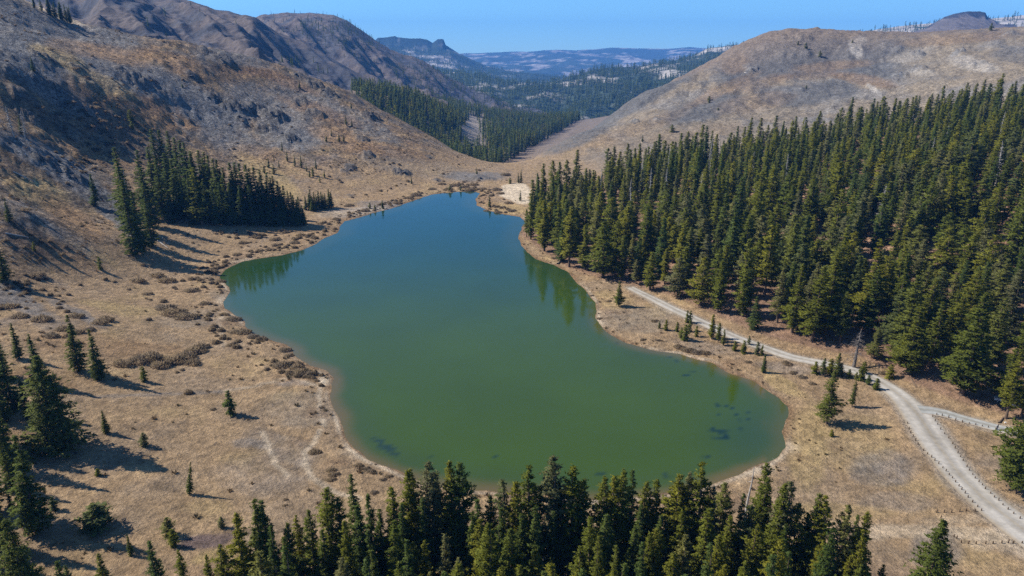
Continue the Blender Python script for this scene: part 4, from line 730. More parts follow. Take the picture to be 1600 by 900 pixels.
for i in front:
    fir = random.random() < .14; sm = HT[i] < 15
    zs = [(850, 'at the wooded point by the far cove'), (930, 'above the fallen log on the shore'), (1000, 'above the lone pine of the dry shore'), (1080, 'where the dirt road leaves the trees'), (1160, 'behind the first roadside thicket'), (1240, 'behind the middle of the road'), (1310, 'left of the huge weathered stump'), (1370, 'around the huge weathered stump'), (1430, 'behind the second roadside thicket'), (1500, 'behind the road junction'), (1560, 'left of the parked cars'), (9999, 'around the parked cars')]
    lo_ = np.interp(px[i], FOR_B[:, 0], FOR_B[:, 1]); row = 'in the front row' if lo_ - py[i] < 22 else ('in the second rows' if lo_ - py[i] < 50 else ('in the third rows' if lo_ - py[i] < 80 else 'deeper in the trees'))
    lab = '%s pine, right forest, %s, %s' % ('short' if sm else ('towering' if HT[i] > 26 else ('tall' if HT[i] > 21 else 'medium')), [s for l, s in zs if px[i] < l][0], row)
    if fir: lab = lab.replace(' pine', ' fir', 1)
    place_tree(random.choice(FIR_HI[:3] if fir else PINE_HI) if dep[i] < 260 else random.choice(FIR_MID if fir else PINE_MID + WIDE_MID), (X[i], Y[i], Zc[i]), HT[i], lab, 'trees of the right hand forest, nearer rows', fat=random.uniform(1.15, 1.6) * (24 / HT[i]) ** .35)
scatter('forest', np.stack([X, Y, Zc], -1)[rest], HT[rest] / 26, [whole(p) for p in PINE_MID + FIR_MID[:2] + WIDE_MID] * 2 + [dead_whole(26, 90, 2.8)], 'dense conifer forest covering the slope right of the lake')
print('forest', len(front), len(rest), 'placed', len(PLACED))

# ------------------------------------------------------------------ valley and mountain forests
LO = [whole(proto('pine_tree', 700 + i, 26, [3.4, 3.9, 3.0][i], 1.5, 'lo', 'fir', irr=.2)) for i in range(3)] + [whole(proto('pine_tree', 710, 26, 3.6, 1.5, 'lo', 'pine', irr=.2))]
FARP = [whole(proto('pine_tree', 720 + i, 26, 4.2, 0, 'far', 'fir', irr=.2)) for i in range(3)]
def inv_rows(V): return V.reshape(-1, 3)
g = np.random.default_rng(12); X = g.uniform(-420, 520, 70000); Y = g.uniform(930, 2700, 70000); Zc = ground_z(X, Y); px, py, dep = proj(X, Y, Zc)
dn = fbm(X / 90, Y / 90, 3, 91); clear = np.exp(-(((px - 738) / 22) ** 2 + ((py - 208) / 38) ** 2)); d2 = np.exp(-(((px - 775) / 30) ** 2 + ((py - 205) / 30) ** 2))
edge_px = np.interp(py, [140, 160, 185, 205, 225, 262], [985, 950, 915, 880, 845, 785])
ok = (px > 540) & (px < edge_px - 4) & (py > 128) & (py < 280) & (g.random(len(X)) < .30 * (1 + .8 * dn) * (1 - 1.3 * clear) * (1 - .6 * d2) * sstep(0, 1, (px - 545) / 20))
scatter('valley_forest', np.stack([X, Y, Zc], -1)[ok], g.uniform(.6, 1.15, ok.sum()) , LO, 'dark conifer forest filling the valley beyond the lake'); nv = ok.sum()
def on_sheet(V, fn, nmax, seed):
    g = np.random.default_rng(seed); nr, nc, _ = V.shape; cnt = nmax * 8; i = g.uniform(0, nr - 1.01, cnt); j = g.uniform(0, nc - 1.01, cnt)
    i0 = i.astype(int); j0 = j.astype(int); a = (i - i0)[:, None]; b = (j - j0)[:, None]
    P = (V[i0, j0] * (1 - a) + V[i0 + 1, j0] * a) * (1 - b) + (V[i0, j0 + 1] * (1 - a) + V[i0 + 1, j0 + 1] * a) * b
    px, py, dep = proj(P[:, 0], P[:, 1], P[:, 2]); pr = fn(px, py, P); return P[g.random(cnt) < np.clip(pr, 0, 1) / 8 * 1.0]
def blobs(px, py, L): return sum(k * np.exp(-(((px - x) / rx) ** 2 + ((py - y) / ry) ** 2)) for x, y, rx, ry, k in L)
P1 = on_sheet(V_L2[90:361], lambda px, py, P: .06 + blobs(px, py, [(490,48,22,10,2.5),(510,60,20,10,1.5),(545,45,22,14,1.6),(560,70,30,12,.8),(650,110,25,12,1.0),(680,120,30,14,2.0),(700,140,40,14,2.5),(760,165,60,16,4),(840,195,60,16,5),(620,110,25,12,.8),(590,150,60,12,1.2),(700,160,50,10,2)]), 5200, 31)
P0 = on_sheet(V_L1[90:271], lambda px, py, P: .02 + blobs(px, py, [(465,100,22,5,2.0),(500,112,16,5,1.2),(620,145,30,8,2)]), 2500, 32)
scatter('mountainside_forest', np.concatenate([P0, P1]), np.random.default_rng(1).uniform(.28, .6, len(P0) + len(P1)), LO[:3], 'dark conifers scattered and clumped on the left mountains')
def mid(px, py, P):
    a = fbm(P[:, 0] / 500, P[:, 1] / 500, 5, 23) + .5 * fbm(P[:, 0] / 140, P[:, 1] / 140, 4, 24); return 5.5 * sstep(.22, -.02, a) + .35
P2 = on_sheet(V_MID[90:271], mid, 9000, 33); P3 = on_sheet(V_GRAN[50:151], lambda px, py, P: 1.2 + 0 * px, 1500, 34); P4 = on_sheet(V_MESA[50:151], lambda px, py, P: 2.0 * (py > 75) + .1, 3500, 35)
scatter('hill_forest', np.concatenate([P2, P3, P4]), np.random.default_rng(2).uniform(.55, 1.1, len(P2) + len(P3) + len(P4)), FARP, 'conifer forest on the middle and far hills')
print('far trees', nv, len(P0) + len(P1), len(P2) + len(P3) + len(P4))

# ------------------------------------------------------------------ dead trees
def snag(bx, by, ty, lab, seed, nb=60, bl=3.0, r0=None, bent=0, m='dead', hh=None):
    p = hit(bx, by)[0]; h = hh or top_height(p, ty); tr, br = snag_geo(h, seed, nb, bl, r0, bent)
    t = bpy.data.objects.new('dead_tree', None); COL.objects.link(t); t.location = p; tag(t, lab, 'dead tree', 'dead trees')
    obj('trunk', mesh_np('trunk', *tr, [M[m]], True), t); obj('branches', mesh_np('branches', *br, [M[m]]), t)
snag(1334,572,515,'huge weathered pine stump with a thick grey trunk by the road',1,70,5.2,.6,.5,'deadbark')
snag(1372,352,288,'silvery dead conifer leaning inside the right hand forest',2,130,3.2)
snag(1405,340,300,'thin bare trunk beside the silvery dead conifer',3,18,2)
snag(1555,290,220,'grey dead conifer high in the forest near the right edge',4,120,3.0); snag(1412,262,205,'pale bare tree in the upper right forest',5,100,3.2); snag(1500,330,290,'bare grey tree in a gap of the right forest',6,60,2.6)
snag(1292,505,450,'pale dead pine standing behind the roadside trees',7,60,2.6); snag(940,330,262,'greyish bare tree near the far forest edge',8,90,2.6); snag(1257,220,190,'short bare snag at the top edge of the forest',9,14,1.5); snag(1190,300,262,'greyish dead tree in the middle of the forest, farther left',20,90,2.6); snag(1330,400,352,'dead grey tree below the silvery leaning one',21,90,2.6); snag(1470,250,205,'grey dead tree between the two pale ones in the upper right forest',22,90,2.8); snag(1515,165,128,'bare snag on the skyline edge of the right forest',10,30,2)
snag(1163,815,727,'thin bare snag standing over the sandy shore',11,10,1.6,.35); snag(1022,845,800,'fallen looking grey dead tree in a gap of the foreground stand',12,60,3.0); snag(853,905,815,'tall pale bare trunk in the gap of the foreground stand',13,40,1.8,.25); snag(835,945,860,'many branched grey dead tree at the bottom centre',14,120,4.5)
snag(975,850,795,'grey bare tree between pines of the foreground stand',15,70,2.4); snag(1405,900,860,'bare stem at the lower right',16,10,.8) if False else None
snag(22,215,165,'grey leafless tree on the upper left slope, left one',17,110,3.2); snag(40,218,172,'grey leafless tree on the upper left slope, right one',18,110,3.0); snag(205,345,265,'bare dark trunk leaning at the left end of the cluster',19,8,1.0)

# ------------------------------------------------------------------ leafless shrubs
def shrub_mesh(seed, n=1300, kw=1.0):
    g = np.random.default_rng(seed); a = g.random(n) * 6.28; r = np.sqrt(g.random(n)); hgt = (1 - .55 * r ** 2) * g.uniform(.55, 1.05, n) * (.85 + .25 * np.sin(a * 3 + seed))
    b = np.stack([np.cos(a) * r * .75, np.sin(a) * r * .75, hgt * g.uniform(0, .65, n)], -1); d = np.stack([np.cos(a) * r * .45 + g.normal(0, .22, n), np.sin(a) * r * .45 + g.normal(0, .22, n), .9 * np.ones(n)], -1); d /= np.linalg.norm(d, axis=1)[:, None]
    l = (hgt * g.uniform(.3, .5, n))[:, None]; s = np.cross(d, g.normal(0, 1, (n, 3))); s /= np.linalg.norm(s, axis=1)[:, None]; wd = .035 * kw
    V = np.stack([b - s * wd, b + s * wd, b + d * l], 1).reshape(-1, 3); me = mesh_np('shrub', V, np.arange(len(V)).reshape(-1, 3), [M['twig']], True); q = V * np.array([.8, .8, .5]) + np.array([0, 0, .35]) + np.repeat(g.normal(0, .55, (n, 3)), 3, 0); q /= np.linalg.norm(q, axis=1)[:, None]; me.normals_split_custom_set_from_vertices(q.astype(np.float32)); return me
SHR = [shrub_mesh(i) for i in range(4)]
BUSH = [(270,490,24,'big brown willow clump in the left meadow'),(258,483,16,None),(290,497,16,None),(215,565,18,None),(232,560,20,'middle of the long brown willow thicket on the left'),(250,572,16,None),(190,570,18,None),(270,565,18,None),(290,558,18,None),(305,550,18,None),(312,543,14,None),(300,568,14,None),(165,500,14,None),(155,505,12,None),
 (365,500,18,'grey willow bush bulging over the left shore'),(352,492,10,None),(380,520,16,None),(395,527,16,None),(410,530,14,'willow bush at the water by the left bend'),(365,520,12,None),(340,535,14,None),(360,540,12,None),(445,548,14,'willow bush on the left shore above the sandy spit'),(452,556,12,None),(440,572,18,'largest brown willow beside the pale sandy spit'),(463,575,18,None),(470,582,16,None),(455,585,14,None),(485,590,14,'low willow bush on the sandy spit'),(494,595,9,None),
 (492,707,15,'round brown bush alone on the lower meadow path'),(518,735,12,None),(518,750,12,'dark tall bush by the path near the foreground stand'),(522,742,12,None),(560,728,12,None),(572,733,12,None),(580,738,12,None),(607,745,12,'grey bush close to the lower shore'),(598,750,10,None),(585,770,10,None),(445,790,8,None),(446,781,7,None),(332,640,8,'small grey ring of low shrub in the meadow'),
 (330,425,14,None),(300,455,12,None),(260,440,14,None),(245,432,14,None),(215,440,16,None),(345,440,12,None),(320,475,10,None),(230,460,10,None),(400,340,12,None),(415,352,12,None),(440,362,12,None),(470,368,12,None),(490,372,12,None),(430,375,12,None),(400,370,12,None),(380,380,12,None),(460,380,12,None),(420,390,10,None),(370,398,12,None),(440,345,10,None),(500,350,10,None),(525,343,12,None),
 (545,322,10,None),(570,330,12,None),(620,318,10,None),(650,305,12,'rounded brown shrub on the far left shore'),(640,310,10,None),(675,296,10,None),(700,296,10,None),(725,293,12,None),(735,297,12,None),(710,290,10,None),(690,288,10,None),(740,289,10,None),(776,297,12,'dark brown shrub left of the pale sandy flat'),(782,303,10,None),(795,318,9,None),(755,296,8,None),(790,274,12,'reddish shrub at the lake outlet'),(800,330,9,None),(760,330,8,None),(778,332,9,None),
 (1023,502,10,'grey round shrub in the dry shore meadow'),(1005,531,8,None),(1028,532,8,None),(1062,543,12,None),(1075,548,14,'long grey willow patch on the right shore'),(1088,551,14,None),(1102,552,12,None),(952,471,8,None),(937,498,7,None),(925,462,7,None),(866,404,8,None),(1230,570,10,None),(1255,590,12,None),(1270,600,10,None),(1170,566,8,None),(1240,583,9,None),(1380,580,10,None),(870,397,7,None),(1372,606,8,None),
 (60,430,14,None),(38,330,14,'grey leafless round shrub on the left slope'),(118,495,14,None),(65,500,14,None),(80,525,14,None),(100,515,12,None),(30,495,12,None),(120,520,12,None),(15,480,12,None),(140,515,10,None),
 (110,160,12,None),(125,185,14,None),(90,180,14,None),(150,170,12,None),(160,190,12,None),(140,200,14,None),(185,200,10,None),(135,120,9,None),(118,106,9,None),(78,78,9,None),(120,95,6,None),(150,235,12,None),(175,240,12,None),(170,225,10,None),(60,170,12,None),(100,200,12,None)]
BB = hit([b[0] for b in BUSH], [b[1] for b in BUSH])
for (bx, by, wpx, lab), p in zip(BUSH, BB):
    dep = proj(p[0], p[1], p[2])[2]; r = wpx * dep / F * .62; o = obj('willow_shrub', random.choice(SHR)); o.location = p - np.array([0, 0, .1]); r *= random.uniform(1.0, 1.45) * (1.45 if bx < 325 and by > 430 else 1); o.scale = (r * 1.25, r * random.uniform(.8, 1.1), min(r * .62, 2.8)); o.rotation_euler = (0, 0, random.uniform(-.5, .5))
    if lab is None: lab = 'leafless brown willow shrub of the lake side scrub' if by < 430 and bx < 830 and bx > 360 else ('leafless grey shrub on the dry shore meadow right of the lake' if bx > 830 else ('leafless shrub on the upper left slope' if by < 260 else 'leafless brown willow shrub in the left meadow thickets'))
    tag(o, lab, 'shrub', 'leafless willow shrubs')
# low scrub, saplings of grass and sage: nobody could count it
def tuft(seed, n):
    g = np.random.default_rng(seed); a = g.random(n) * 6.28; r = g.random(n) * .4; b = np.stack([np.cos(a) * r, np.sin(a) * r, 0 * a], -1); d = np.stack([np.cos(a) * .5, np.sin(a) * .5, g.uniform(.5, 1, n)], -1) * .55
    s = np.cross(d, [0, 0, 1.]) * .35; V = np.stack([b - s, b + s, b + d], 1).reshape(-1, 3); return mesh_np('tuft', V, np.arange(len(V)).reshape(-1, 3), [M['scrub']])
g = np.random.default_rng(15); n0 = 60000; X = g.uniform(-450, 330, n0); Y = g.uniform(85, 760, n0); keepm = (np.abs(X / Y) < .85); X = X[keepm]; Y = Y[keepm]; sd = shore_sd(X, Y); nn = fbm(X / 20, Y / 20, 3, 61) + .5 * fbm(X / 60, Y / 60, 2, 62)
zt = GZ(X, Y); pr = np.where(X < 0, sstep(-.1, .5, nn) * (.15 + .75 * sstep(5, 14, zt)), sstep(.1, .6, nn) * .3) + .3 * sstep(18, 3, sd); rd = polydist(X, Y, RL[::3], RW[::3]); ok = (sd > 1) & (g.random(len(X)) < pr) & (rd > 1) & (np.minimum(rd, polydist(X, Y, SLN[::3], SW[::3])) > 1)
X = X[ok]; Y = Y[ok]; scatter('low_scrub', np.stack([X, Y, GZ(X, Y)], -1), g.uniform(.5, 1.7, len(X)) * np.where(X < 0, 1.0, .7), [(tuft(i, 26), None) for i in range(3)], 'low brown scrub and dry bushes dotting the shores and slopes'); print('scrub', len(X))

g = np.random.default_rng(16); n0 = 30000; X = g.uniform(-480, 0, n0); Y = g.uniform(180, 780, n0); keepm = np.abs(X / Y) < .85; X = X[keepm]; Y = Y[keepm]; zt = GZ(X, Y); px, py, dep = proj(X, Y, zt)
nn = fbm(X / 26, Y / 22, 3, 63) + .4 * fbm(X / 8, Y / 8, 2, 64); gul = np.exp(-(((px - 150) / 75) ** 2 + ((py - 205) / 60) ** 2)) + .8 * np.exp(-(((px - 60) / 70) ** 2 + ((py - 440) / 60) ** 2)) + .8 * np.exp(-(((px - 430) / 90) ** 2 + ((py - 372) / 22) ** 2)) + .5 * np.exp(-(((px - 250) / 90) ** 2 + ((py - 440) / 25) ** 2)) + .8 * np.exp(-(((px - 700) / 60) ** 2 + ((py - 292) / 7) ** 2))
ok = (shore_sd(X, Y) > 2) & (g.random(len(X)) < .55 * sstep(.05, .4, nn + .35 * gul) * (.12 + gul) + .5 * (shore_sd(X, Y) < 13) * (Y > 195) * (nn > -.1)); X = X[ok]; Y = Y[ok]; scatter('brush', np.stack([X, Y, zt[ok] - .1], -1), g.uniform(.8, 2.1, len(X)), [(SHR[i], None) for i in range(4)], 'brown leafless brush covering gullies and lower slopes on the left'); print('brush', len(X))
# ------------------------------------------------------------------ rocks
def rock_mesh(seed, m, flat=.6):
    bm = bmesh.new(); bmesh.ops.create_icosphere(bm, subdivisions=3, radius=1); g = np.random.default_rng(seed); pl = g.normal(0, 1, (9, 3)); pl /= np.linalg.norm(pl, axis=1)[:, None]; dd = g.uniform(.5, .95, 9)
    co = np.array([v.co[:] for v in bm.verts])
    for q, e in zip(pl, dd): s = co @ q; co = co - np.clip(s - e, 0, None)[:, None] * q * .9
    co = co * (1 + .12 * fbm(co[:, 0] * 2 + co[:, 2] * 3 + seed, co[:, 1] * 2, 3, seed)[:, None]); co[:, 2] *= flat
    for v, c in zip(bm.verts, co): v.co = c
    me = bpy.data.meshes.new('rock'); bm.to_mesh(me); bm.free(); me.materials.append(m); return me
RK = [rock_mesh(i, M['rock']) for i in range(5)]; PK = [rock_mesh(20 + i, M['palerock'], .5) for i in range(3)]
ROCKS = [(299,117,9,'d','single dark rock knob on the upper left hill'),(325,150,10,'d',None),(340,156,10,'d',None),(352,163,11,'d',None),(366,170,13,'d','biggest dark crag in the outcrop of the upper left hill'),(380,172,12,'d',None),(392,168,10,'d',None),(374,184,10,'d',None),(388,186,8,'d',None),(60,83,12,'d',None),(78,92,10,'d',None),(118,108,9,'d',None),(345,93,9,'d',None),(365,97,9,'d',None),
 (575,243,9,'d','dark boulder outcrop on the slope above the far lake'),(547,262,8,'d','dark outcrop left of the boulders above the far lake'),(541,267,6,'d',None),(622,267,8,'d','left block of the black outcrop over the far left shore'),(632,270,9,'d','right block of the black outcrop over the far left shore'),(682,282,6,'d',None),(671,245,6,'d',None),(565,281,5,'d',None),(547,307,6,'d','low dark rock near the shore below the hillside'),(750,278,8,'d',None),(763,278,8,'d',None),(605,244,6,'d',None),(645,250,5,'d',None),
 (450,217,9,'d',None),(440,208,8,'d',None),(425,180,9,'d',None),(410,172,9,'d',None),(490,133,10,'d',None),(505,140,9,'d',None),(515,148,8,'d',None),(580,184,9,'d',None),(592,190,7,'d',None),(567,218,8,'d','dark flat rock on the left slope in sun'),(487,176,9,'d',None),(500,186,8,'d',None),(462,116,8,'d',None),(432,165,8,'d',None),(600,205,7,'d',None),
 (1175,110,6,'d','upright dark rock on the bare right hill'),(1166,112,8,'p',None),(961,187,4,'d',None),(992,193,5,'d',None),(1025,190,4,'d',None),(1224,62,5,'d','dark cleft rock at the skyline of the right hill'),(1202,108,4,'d',None),(1404,121,6,'d',None),(1402,80,5,'d',None),(1307,131,5,'d',None),(1315,166,5,'d',None),(1500,86,6,'p',None),(1488,84,5,'p',None),(1350,64,5,'p',None),(1345,70,5,'p',None),(1340,76,5,'p',None),(1335,82,5,'p',None),(1330,88,5,'p',None),(1437,108,6,'p',None),(1445,121,6,'p',None),(1430,102,5,'p',None),(1520,100,6,'p',None),(1530,104,6,'p',None),(1545,108,6,'p',None),(1430,88,4,'p',None),(1215,48+5,4,'d',None),
 (1148,140,4,'p',None),(1152,144,4,'p',None),(1090,190,5,'p',None),(1100,189,4,'p',None),(1575,71,5,'p',None),(1583,72,5,'p',None),(1208,717,3,'p','pale shore boulder at the right end of the lake'),(1216,710,2.5,'p',None),(1228,662,2.5,'p',None),(1198,724,2.5,'p',None),(1559,628,9,'d','round grey boulder under the pines near the parked cars'),
 (253,372,6,'p',None),(262,380,6,'p',None),(255,395,7,'p',None),(246,388,6,'p',None),(195,318,5,'p',None),(70,130,9,'d',None),(90,142,8,'d',None),(30,150,9,'d',None),(45,175,9,'d',None),(85,265,9,'d',None),(105,275,8,'d',None),(120,285,8,'d',None),(200,340,7,'d',None)]
RB = hit([r[0] for r in ROCKS], [r[1] for r in ROCKS]); kk = 0
for (bx, by, wpx, k, lab), p in zip(ROCKS, RB):
    dep = proj(p[0], p[1], p[2])[2]; r = wpx * dep / F * .36; o = obj('rock', random.choice(RK if k == 'd' else PK)); o.location = p - np.array([0, 0, r * .12]); o.scale = (r, r * .9, r * random.uniform(.6, 1.0)); o.rotation_euler = (0, 0, random.uniform(0, 6.28))
    tag(o, lab or ('dark craggy rock jutting from the left hillsides' if k == 'd' and bx < 800 else ('dark rock on the bare right hill' if k == 'd' else ('pale stone on the bare right hill or its dike' if by < 300 else 'pale stone on the ground near the lake'))), 'rock', 'craggy rocks')

# ------------------------------------------------------------------ posts, logs, person, cars
def prim(name, verts, faces, m, parent=None, bev=0.0, smooth=False):
    bm = bmesh.new(); vs = [bm.verts.new(v) for v in verts]
    for f in faces: bm.faces.new([vs[i] for i in f])
    if bev: bmesh.ops.bevel(bm, geom=bm.edges[:], offset=bev, segments=2, affect='EDGES', profile=.6)
    bmesh.ops.recalc_face_normals(bm, faces=bm.faces); me = bpy.data.meshes.new(name); bm.to_mesh(me); bm.free(); me.materials.append(m)
    if smooth: me.polygons.foreach_set('use_smooth', np.ones(len(me.polygons), bool))
    return obj(name, me, parent)
pv, pf = tube([(0, 0, -.2), (0, 0, .65), (.01, 0, .78)], [.11, .10, .07], 8); post_me = mesh_np('fence_post', pv, pf, [M['post']])
bm = bmesh.new(); bm.from_mesh(post_me); bmesh.ops.holes_fill(bm, edges=[e for e in bm.edges if e.is_boundary]); bm.to_mesh(post_me); bm.free()
def c4(L, x0, y0): return [(x0 + a / 4, y0 + b / 4) for a, b in L]
PL = c4([(890,15),(905,40),(920,65),(935,88),(970,125),(995,150),(1020,170),(1040,190),(1065,210),(1090,235),(1110,255),(1130,280),(1150,300),(1170,325),(1190,350),(1208,372),(1228,395),(1248,422),(1275,450),(1308,478),(1332,502)], 1200, 675) + c4([(870,858),(880,890)], 1200, 450)
PR = c4([(1105,10),(1130,35),(1155,70),(1170,100),(1188,130),(1203,155),(1220,178),(1243,217),(1258,240),(1280,267),(1295,290),(1318,312),(1340,332),(1358,357),(1392,385),(1415,410),(1442,432),(1468,460),(1500,487),(1535,512),(1575,542)], 1200, 675) + c4([(1030,803),(1045,830),(1060,852),(1080,882)], 1200, 450)
PT = c4([(1055,504),(1100,504),(1147,504),(1197,504),(1238,504),(1293,504)], 1200, 675)
PB = c4([(1080,539),(1095,572),(1107,622),(1162,657),(1180,667),(1208,694),(1253,700),(1300,700),(1360,700),(1405,700),(1460,700),(1500,700),(1530,703),(1585,705)], 1200, 675)
PS = c4([(1055,788),(1090,792),(1132,802),(1175,814),(1218,827),(1260,837),(1300,847),(1340,857),(1378,866),(1425,880),(1470,890)], 1200, 450)
for L, lab in ((PL, 'short dark wooden post in the row left of the gravel road'), (PR, 'short dark wooden post in the row right of the gravel road'), (PT, 'short post in the upper edge row of the roadside pullout'), (PB, 'short post in the lower edge row of the roadside pullout'), (PS, 'short post in the row along the narrow side track')):
    B = hit([q[0] for q in L], [q[1] for q in L])
    for p in B:
        o = obj('bollard', post_me); o.location = p; o.rotation_euler = (random.uniform(-.06, .06), random.uniform(-.06, .06), random.uniform(0, 6)); s = random.uniform(.85, 1.2); o.scale = (1.1, 1.1, s); tag(o, lab, 'post', lab.replace('short dark wooden post in the ', '').replace('short post in the ', '') + ' posts')
def log(ax, ay, bx, by, r, lab, m='log'):
    a, b = hit([ax, bx], [ay, by]); a[2] += r * .8; b[2] += r * .7; P = [a + (b - a) * t for t in np.linspace(0, 1, 6)]; P = [p + np.array([0, 0, .1 * sin(i * 2)]) * r for i, p in enumerate(P)]
    c = a.copy(); v, f = tube([p - c for p in P], [r, r * .95, r * .85, r * .8, r * .6, r * .45], 8); o = obj('fallen_log', mesh_np('fallen_log', v, f, [M[m]], True)); o.location = c; tag(o, lab, 'log')
log(871,413,885,402,.5,'bare fallen log lying at the shore of the forest point'); log(1562,657,1569,651,.28,'dark log lying on the grass beside the side track','bark'); log(1423,592,1433,604,.22,'thin fallen trunk at the foot of the forest edge','bark')
log(240,372,262,388,.35,'silvery fallen trunk on the slope below the fir cluster','dead'); log(20,268,55,285,.35,'bleached fallen trunk on the upper left slope','dead'); log(8,365,45,372,.3,'long fallen trunk in shade on the left slope','dead'); log(1462,655,1464,655,.2,'x') if False else None

def skin_body(name, verts, edges, radii, m, parent):
    me = bpy.data.meshes.new(name); me.from_pydata(verts, edges, []); o = obj(name, me, parent); me.materials.append(m); sk = o.modifiers.new('skin', 'SKIN')
    for v, r in zip(me.skin_vertices[0].data, radii): v.radius = r if isinstance(r, tuple) else (r, r)
    me.skin_vertices[0].data[0].use_root = True; o.modifiers.new('sub', 'SUBSURF').levels = 1; o.modifiers['sub'].render_levels = 1; return o
def person(px, py):
    p = hit(px, py)[0]; t = bpy.data.objects.new('person', None); COL.objects.link(t); t.location = p; t.rotation_euler = (0, 0, .6); t.scale = (1.12, 1.12, 1.12); tag(t, 'person in dark clothes walking along the side track at right', 'person')
    V = [(0,0,.95),(0,.01,1.15),(0,.02,1.38),(0,.01,1.5),(0,.03,1.60),(0,.03,1.72),(.09,0,.9),(.10,.14,.52),(.10,.10,.08),(.10,.24,.04),(-.09,0,.9),(-.10,-.06,.50),(-.10,-.26,.12),(-.10,-.16,.05),(.19,.02,1.4),(.25,-.08,1.13),(.24,.04,.90),(.24,.08,.81),(-.19,.02,1.4),(-.25,.10,1.14),(-.23,.24,.96),(-.22,.30,.90)]
    E = [(0,1),(1,2),(2,3),(3,4),(4,5),(0,6),(6,7),(7,8),(8,9),(0,10),(10,11),(11,12),(12,13),(2,14),(14,15),(15,16),(16,17),(2,18),(18,19),(19,20),(20,21)]
    R = [(.15,.11),(.14,.10),(.16,.11),.06,.085,.07,.085,.06,.045,.035,.085,.06,.045,.035,.06,.045,.032,.03,.06,.045,.032,.03]
    skin_body('body', V, E, R, M['skin'], t)
    skin_body('jacket', [(0,0,.90),(0,.01,1.15),(0,.02,1.38),(0,.015,1.47),(.19,.02,1.4),(.25,-.08,1.13),(.24,.03,.93),(-.19,.02,1.4),(-.25,.10,1.14),(-.235,.22,.98)], [(0,1),(1,2),(2,3),(2,4),(4,5),(5,6),(2,7),(7,8),(8,9)], [(.18,.14),(.17,.13),(.19,.135),.07,.08,.065,.05,.08,.065,.05], M['cloth'], t)
    skin_body('trousers', [(0,0,.97),(.09,0,.88),(.10,.14,.52),(.10,.10,.12),(-.09,0,.88),(-.10,-.06,.50),(-.10,-.25,.15)], [(0,1),(1,2),(2,3),(0,4),(4,5),(5,6)], [(.16,.12),.105,.08,.06,.105,.08,.06], M['jeans'], t)
    skin_body('hair', [(0,.01,1.66),(0,.02,1.74),(0,-.02,1.62)], [(0,1),(0,2)], [.095,.07,.07], M['hair'], t)
person(1558.5, 670)
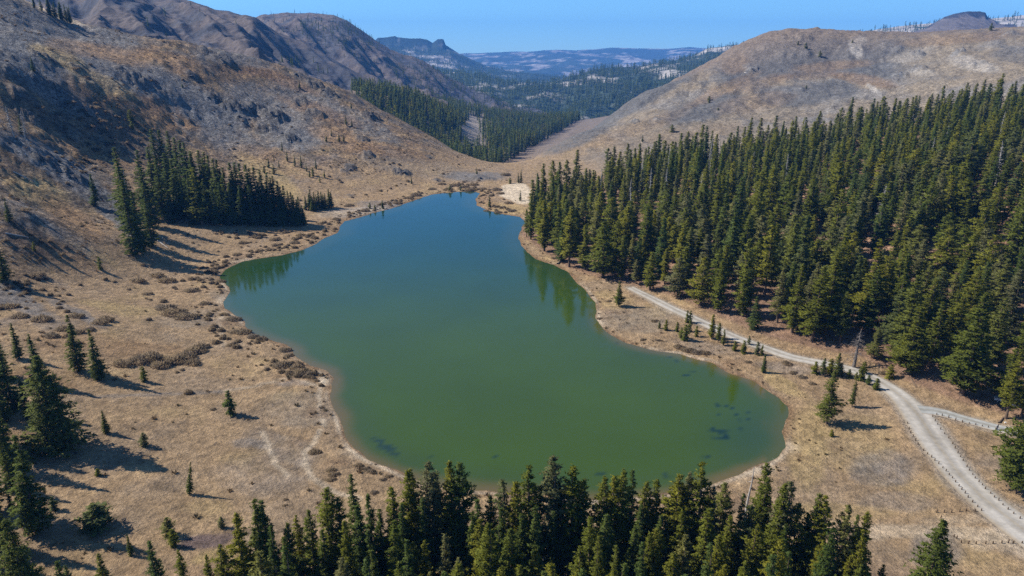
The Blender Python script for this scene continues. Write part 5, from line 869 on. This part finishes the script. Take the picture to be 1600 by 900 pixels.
def car(px, py, rz, lab, kind='suv', m='silver'):
    p = hit(px, py)[0]; t = bpy.data.objects.new('parked_car', None); COL.objects.link(t); t.location = p; t.rotation_euler = (0, 0, rz); tag(t, lab, 'car')
    def extr(name, prof, y0, y1, ins, m, bev=.05):
        n = len(prof); V = [(x, y0 + (ins if z > 1.0 else 0), z) for x, z in prof] + [(x, y1 - (ins if z > 1.0 else 0), z) for x, z in prof]
        return prim(name, V, [tuple(range(n)), tuple(range(2 * n - 1, n - 1, -1))] + [(i, (i + 1) % n, n + (i + 1) % n, n + i) for i in range(n)], m, t, bev)
    extr('body', [(-2.3,.35),(2.3,.35),(2.35,.75),(2.2,.98),(1.0,1.08),(.35,1.0),(-2.2,1.0),(-2.35,.8)], -.92, .92, 0, M[m], .08)
    extr('cabin', [(.95,.98),(.25,1.58),(-1.9,1.6),(-2.25,.98)], -.86, .86, .14, M['glass'], .04); prim('roof', [(.2,-.68,1.6),(.2,.68,1.6),(-1.85,.68,1.62),(-1.85,-.68,1.62),(.1,-.6,1.67),(.1,.6,1.67),(-1.75,.6,1.68),(-1.75,-.6,1.68)], [(0,1,2,3),(4,5,6,7),(0,1,5,4),(1,2,6,5),(2,3,7,6),(3,0,4,7)], M[m], t, .02)
    for x in (-1.4, 1.4):
        for y in (-.86, .86):
            v, f = tube([(0, -.12, 0), (0, .12, 0)], [.36, .36], 16); wme = mesh_np('wheel', v, f, [M['tyre']]); bm = bmesh.new(); bm.from_mesh(wme); bmesh.ops.holes_fill(bm, edges=[e for e in bm.edges if e.is_boundary]); bm.to_mesh(wme); bm.free(); wo_ = obj('wheel', wme, t); wo_.location = (x, y, .36)
            rv, rf = tube([(0, -.13, 0), (0, .13, 0)], [.2, .2], 10); rme = mesh_np('rim', rv, rf, [M['silver']]); bm = bmesh.new(); bm.from_mesh(rme); bmesh.ops.holes_fill(bm, edges=[e for e in bm.edges if e.is_boundary]); bm.to_mesh(rme); bm.free(); obj('rim', rme, wo_)
    for y in (-.65, .65): prim('headlight', [(2.3,y-.18,.7),(2.3,y+.18,.7),(2.3,y+.18,.84),(2.3,y-.18,.84),(2.37,y-.16,.72),(2.37,y+.16,.72),(2.35,y+.16,.82),(2.35,y-.16,.82)], [(0,1,2,3),(4,5,6,7),(0,1,5,4),(1,2,6,5),(2,3,7,6),(3,0,4,7)], M['redmetal'], t)
car(1582, 634, 2.9, 'pale blue silver car parked under the pines, nearer one'); car(1568, 628, 2.6, 'pale car parked behind the tree trunk, farther one')
sb = hit(1572, 657)[0]; o = prim('white_board', [(-.7,-.5,0),(.7,-.5,0),(.7,.5,0),(-.7,.5,0),(-.65,-.45,.35),(.65,-.45,.35),(.65,.45,.35),(-.65,.45,.35)], [(0,1,2,3),(4,5,6,7),(0,1,5,4),(1,2,6,5),(2,3,7,6),(3,0,4,7)], M['redmetal'], None, .05); o.location = sb; o.scale = (.35, .35, .5); tag(o, 'small white block lying on the grass above the side track', 'block')

# ------------------------------------------------------------------ haze: one closed box of air
HZ = True
if HZ:
    x, y0, y1, z0, z1 = 15500, -15500, 15500, -195, 760
    V = [(a, b, c) for c in (z0, z1) for b in (y0, y1) for a in (-x, x)]; o = prim('haze', V, [(0,1,3,2),(4,5,7,6),(0,1,5,4),(1,3,7,5),(3,2,6,7),(2,0,4,6)], None)
    m = bpy.data.materials.new('haze'); m.use_nodes = True; t = m.node_tree; t.nodes.clear(); oo = t.nodes.new('ShaderNodeOutputMaterial'); pv_ = t.nodes.new('ShaderNodeVolumePrincipled'); t.links.new(pv_.outputs[0], oo.inputs['Volume'])
    pv_.inputs['Color'].default_value = (.11, .38, 1.0, 1); pv_.inputs['Density'].default_value = 0.72e-4; pv_.inputs['Anisotropy'].default_value = 0.0
    o.data.materials.clear(); o.data.materials.append(m); tag(o, 'thin blue air haze over the valley', 'haze', kind='stuff')
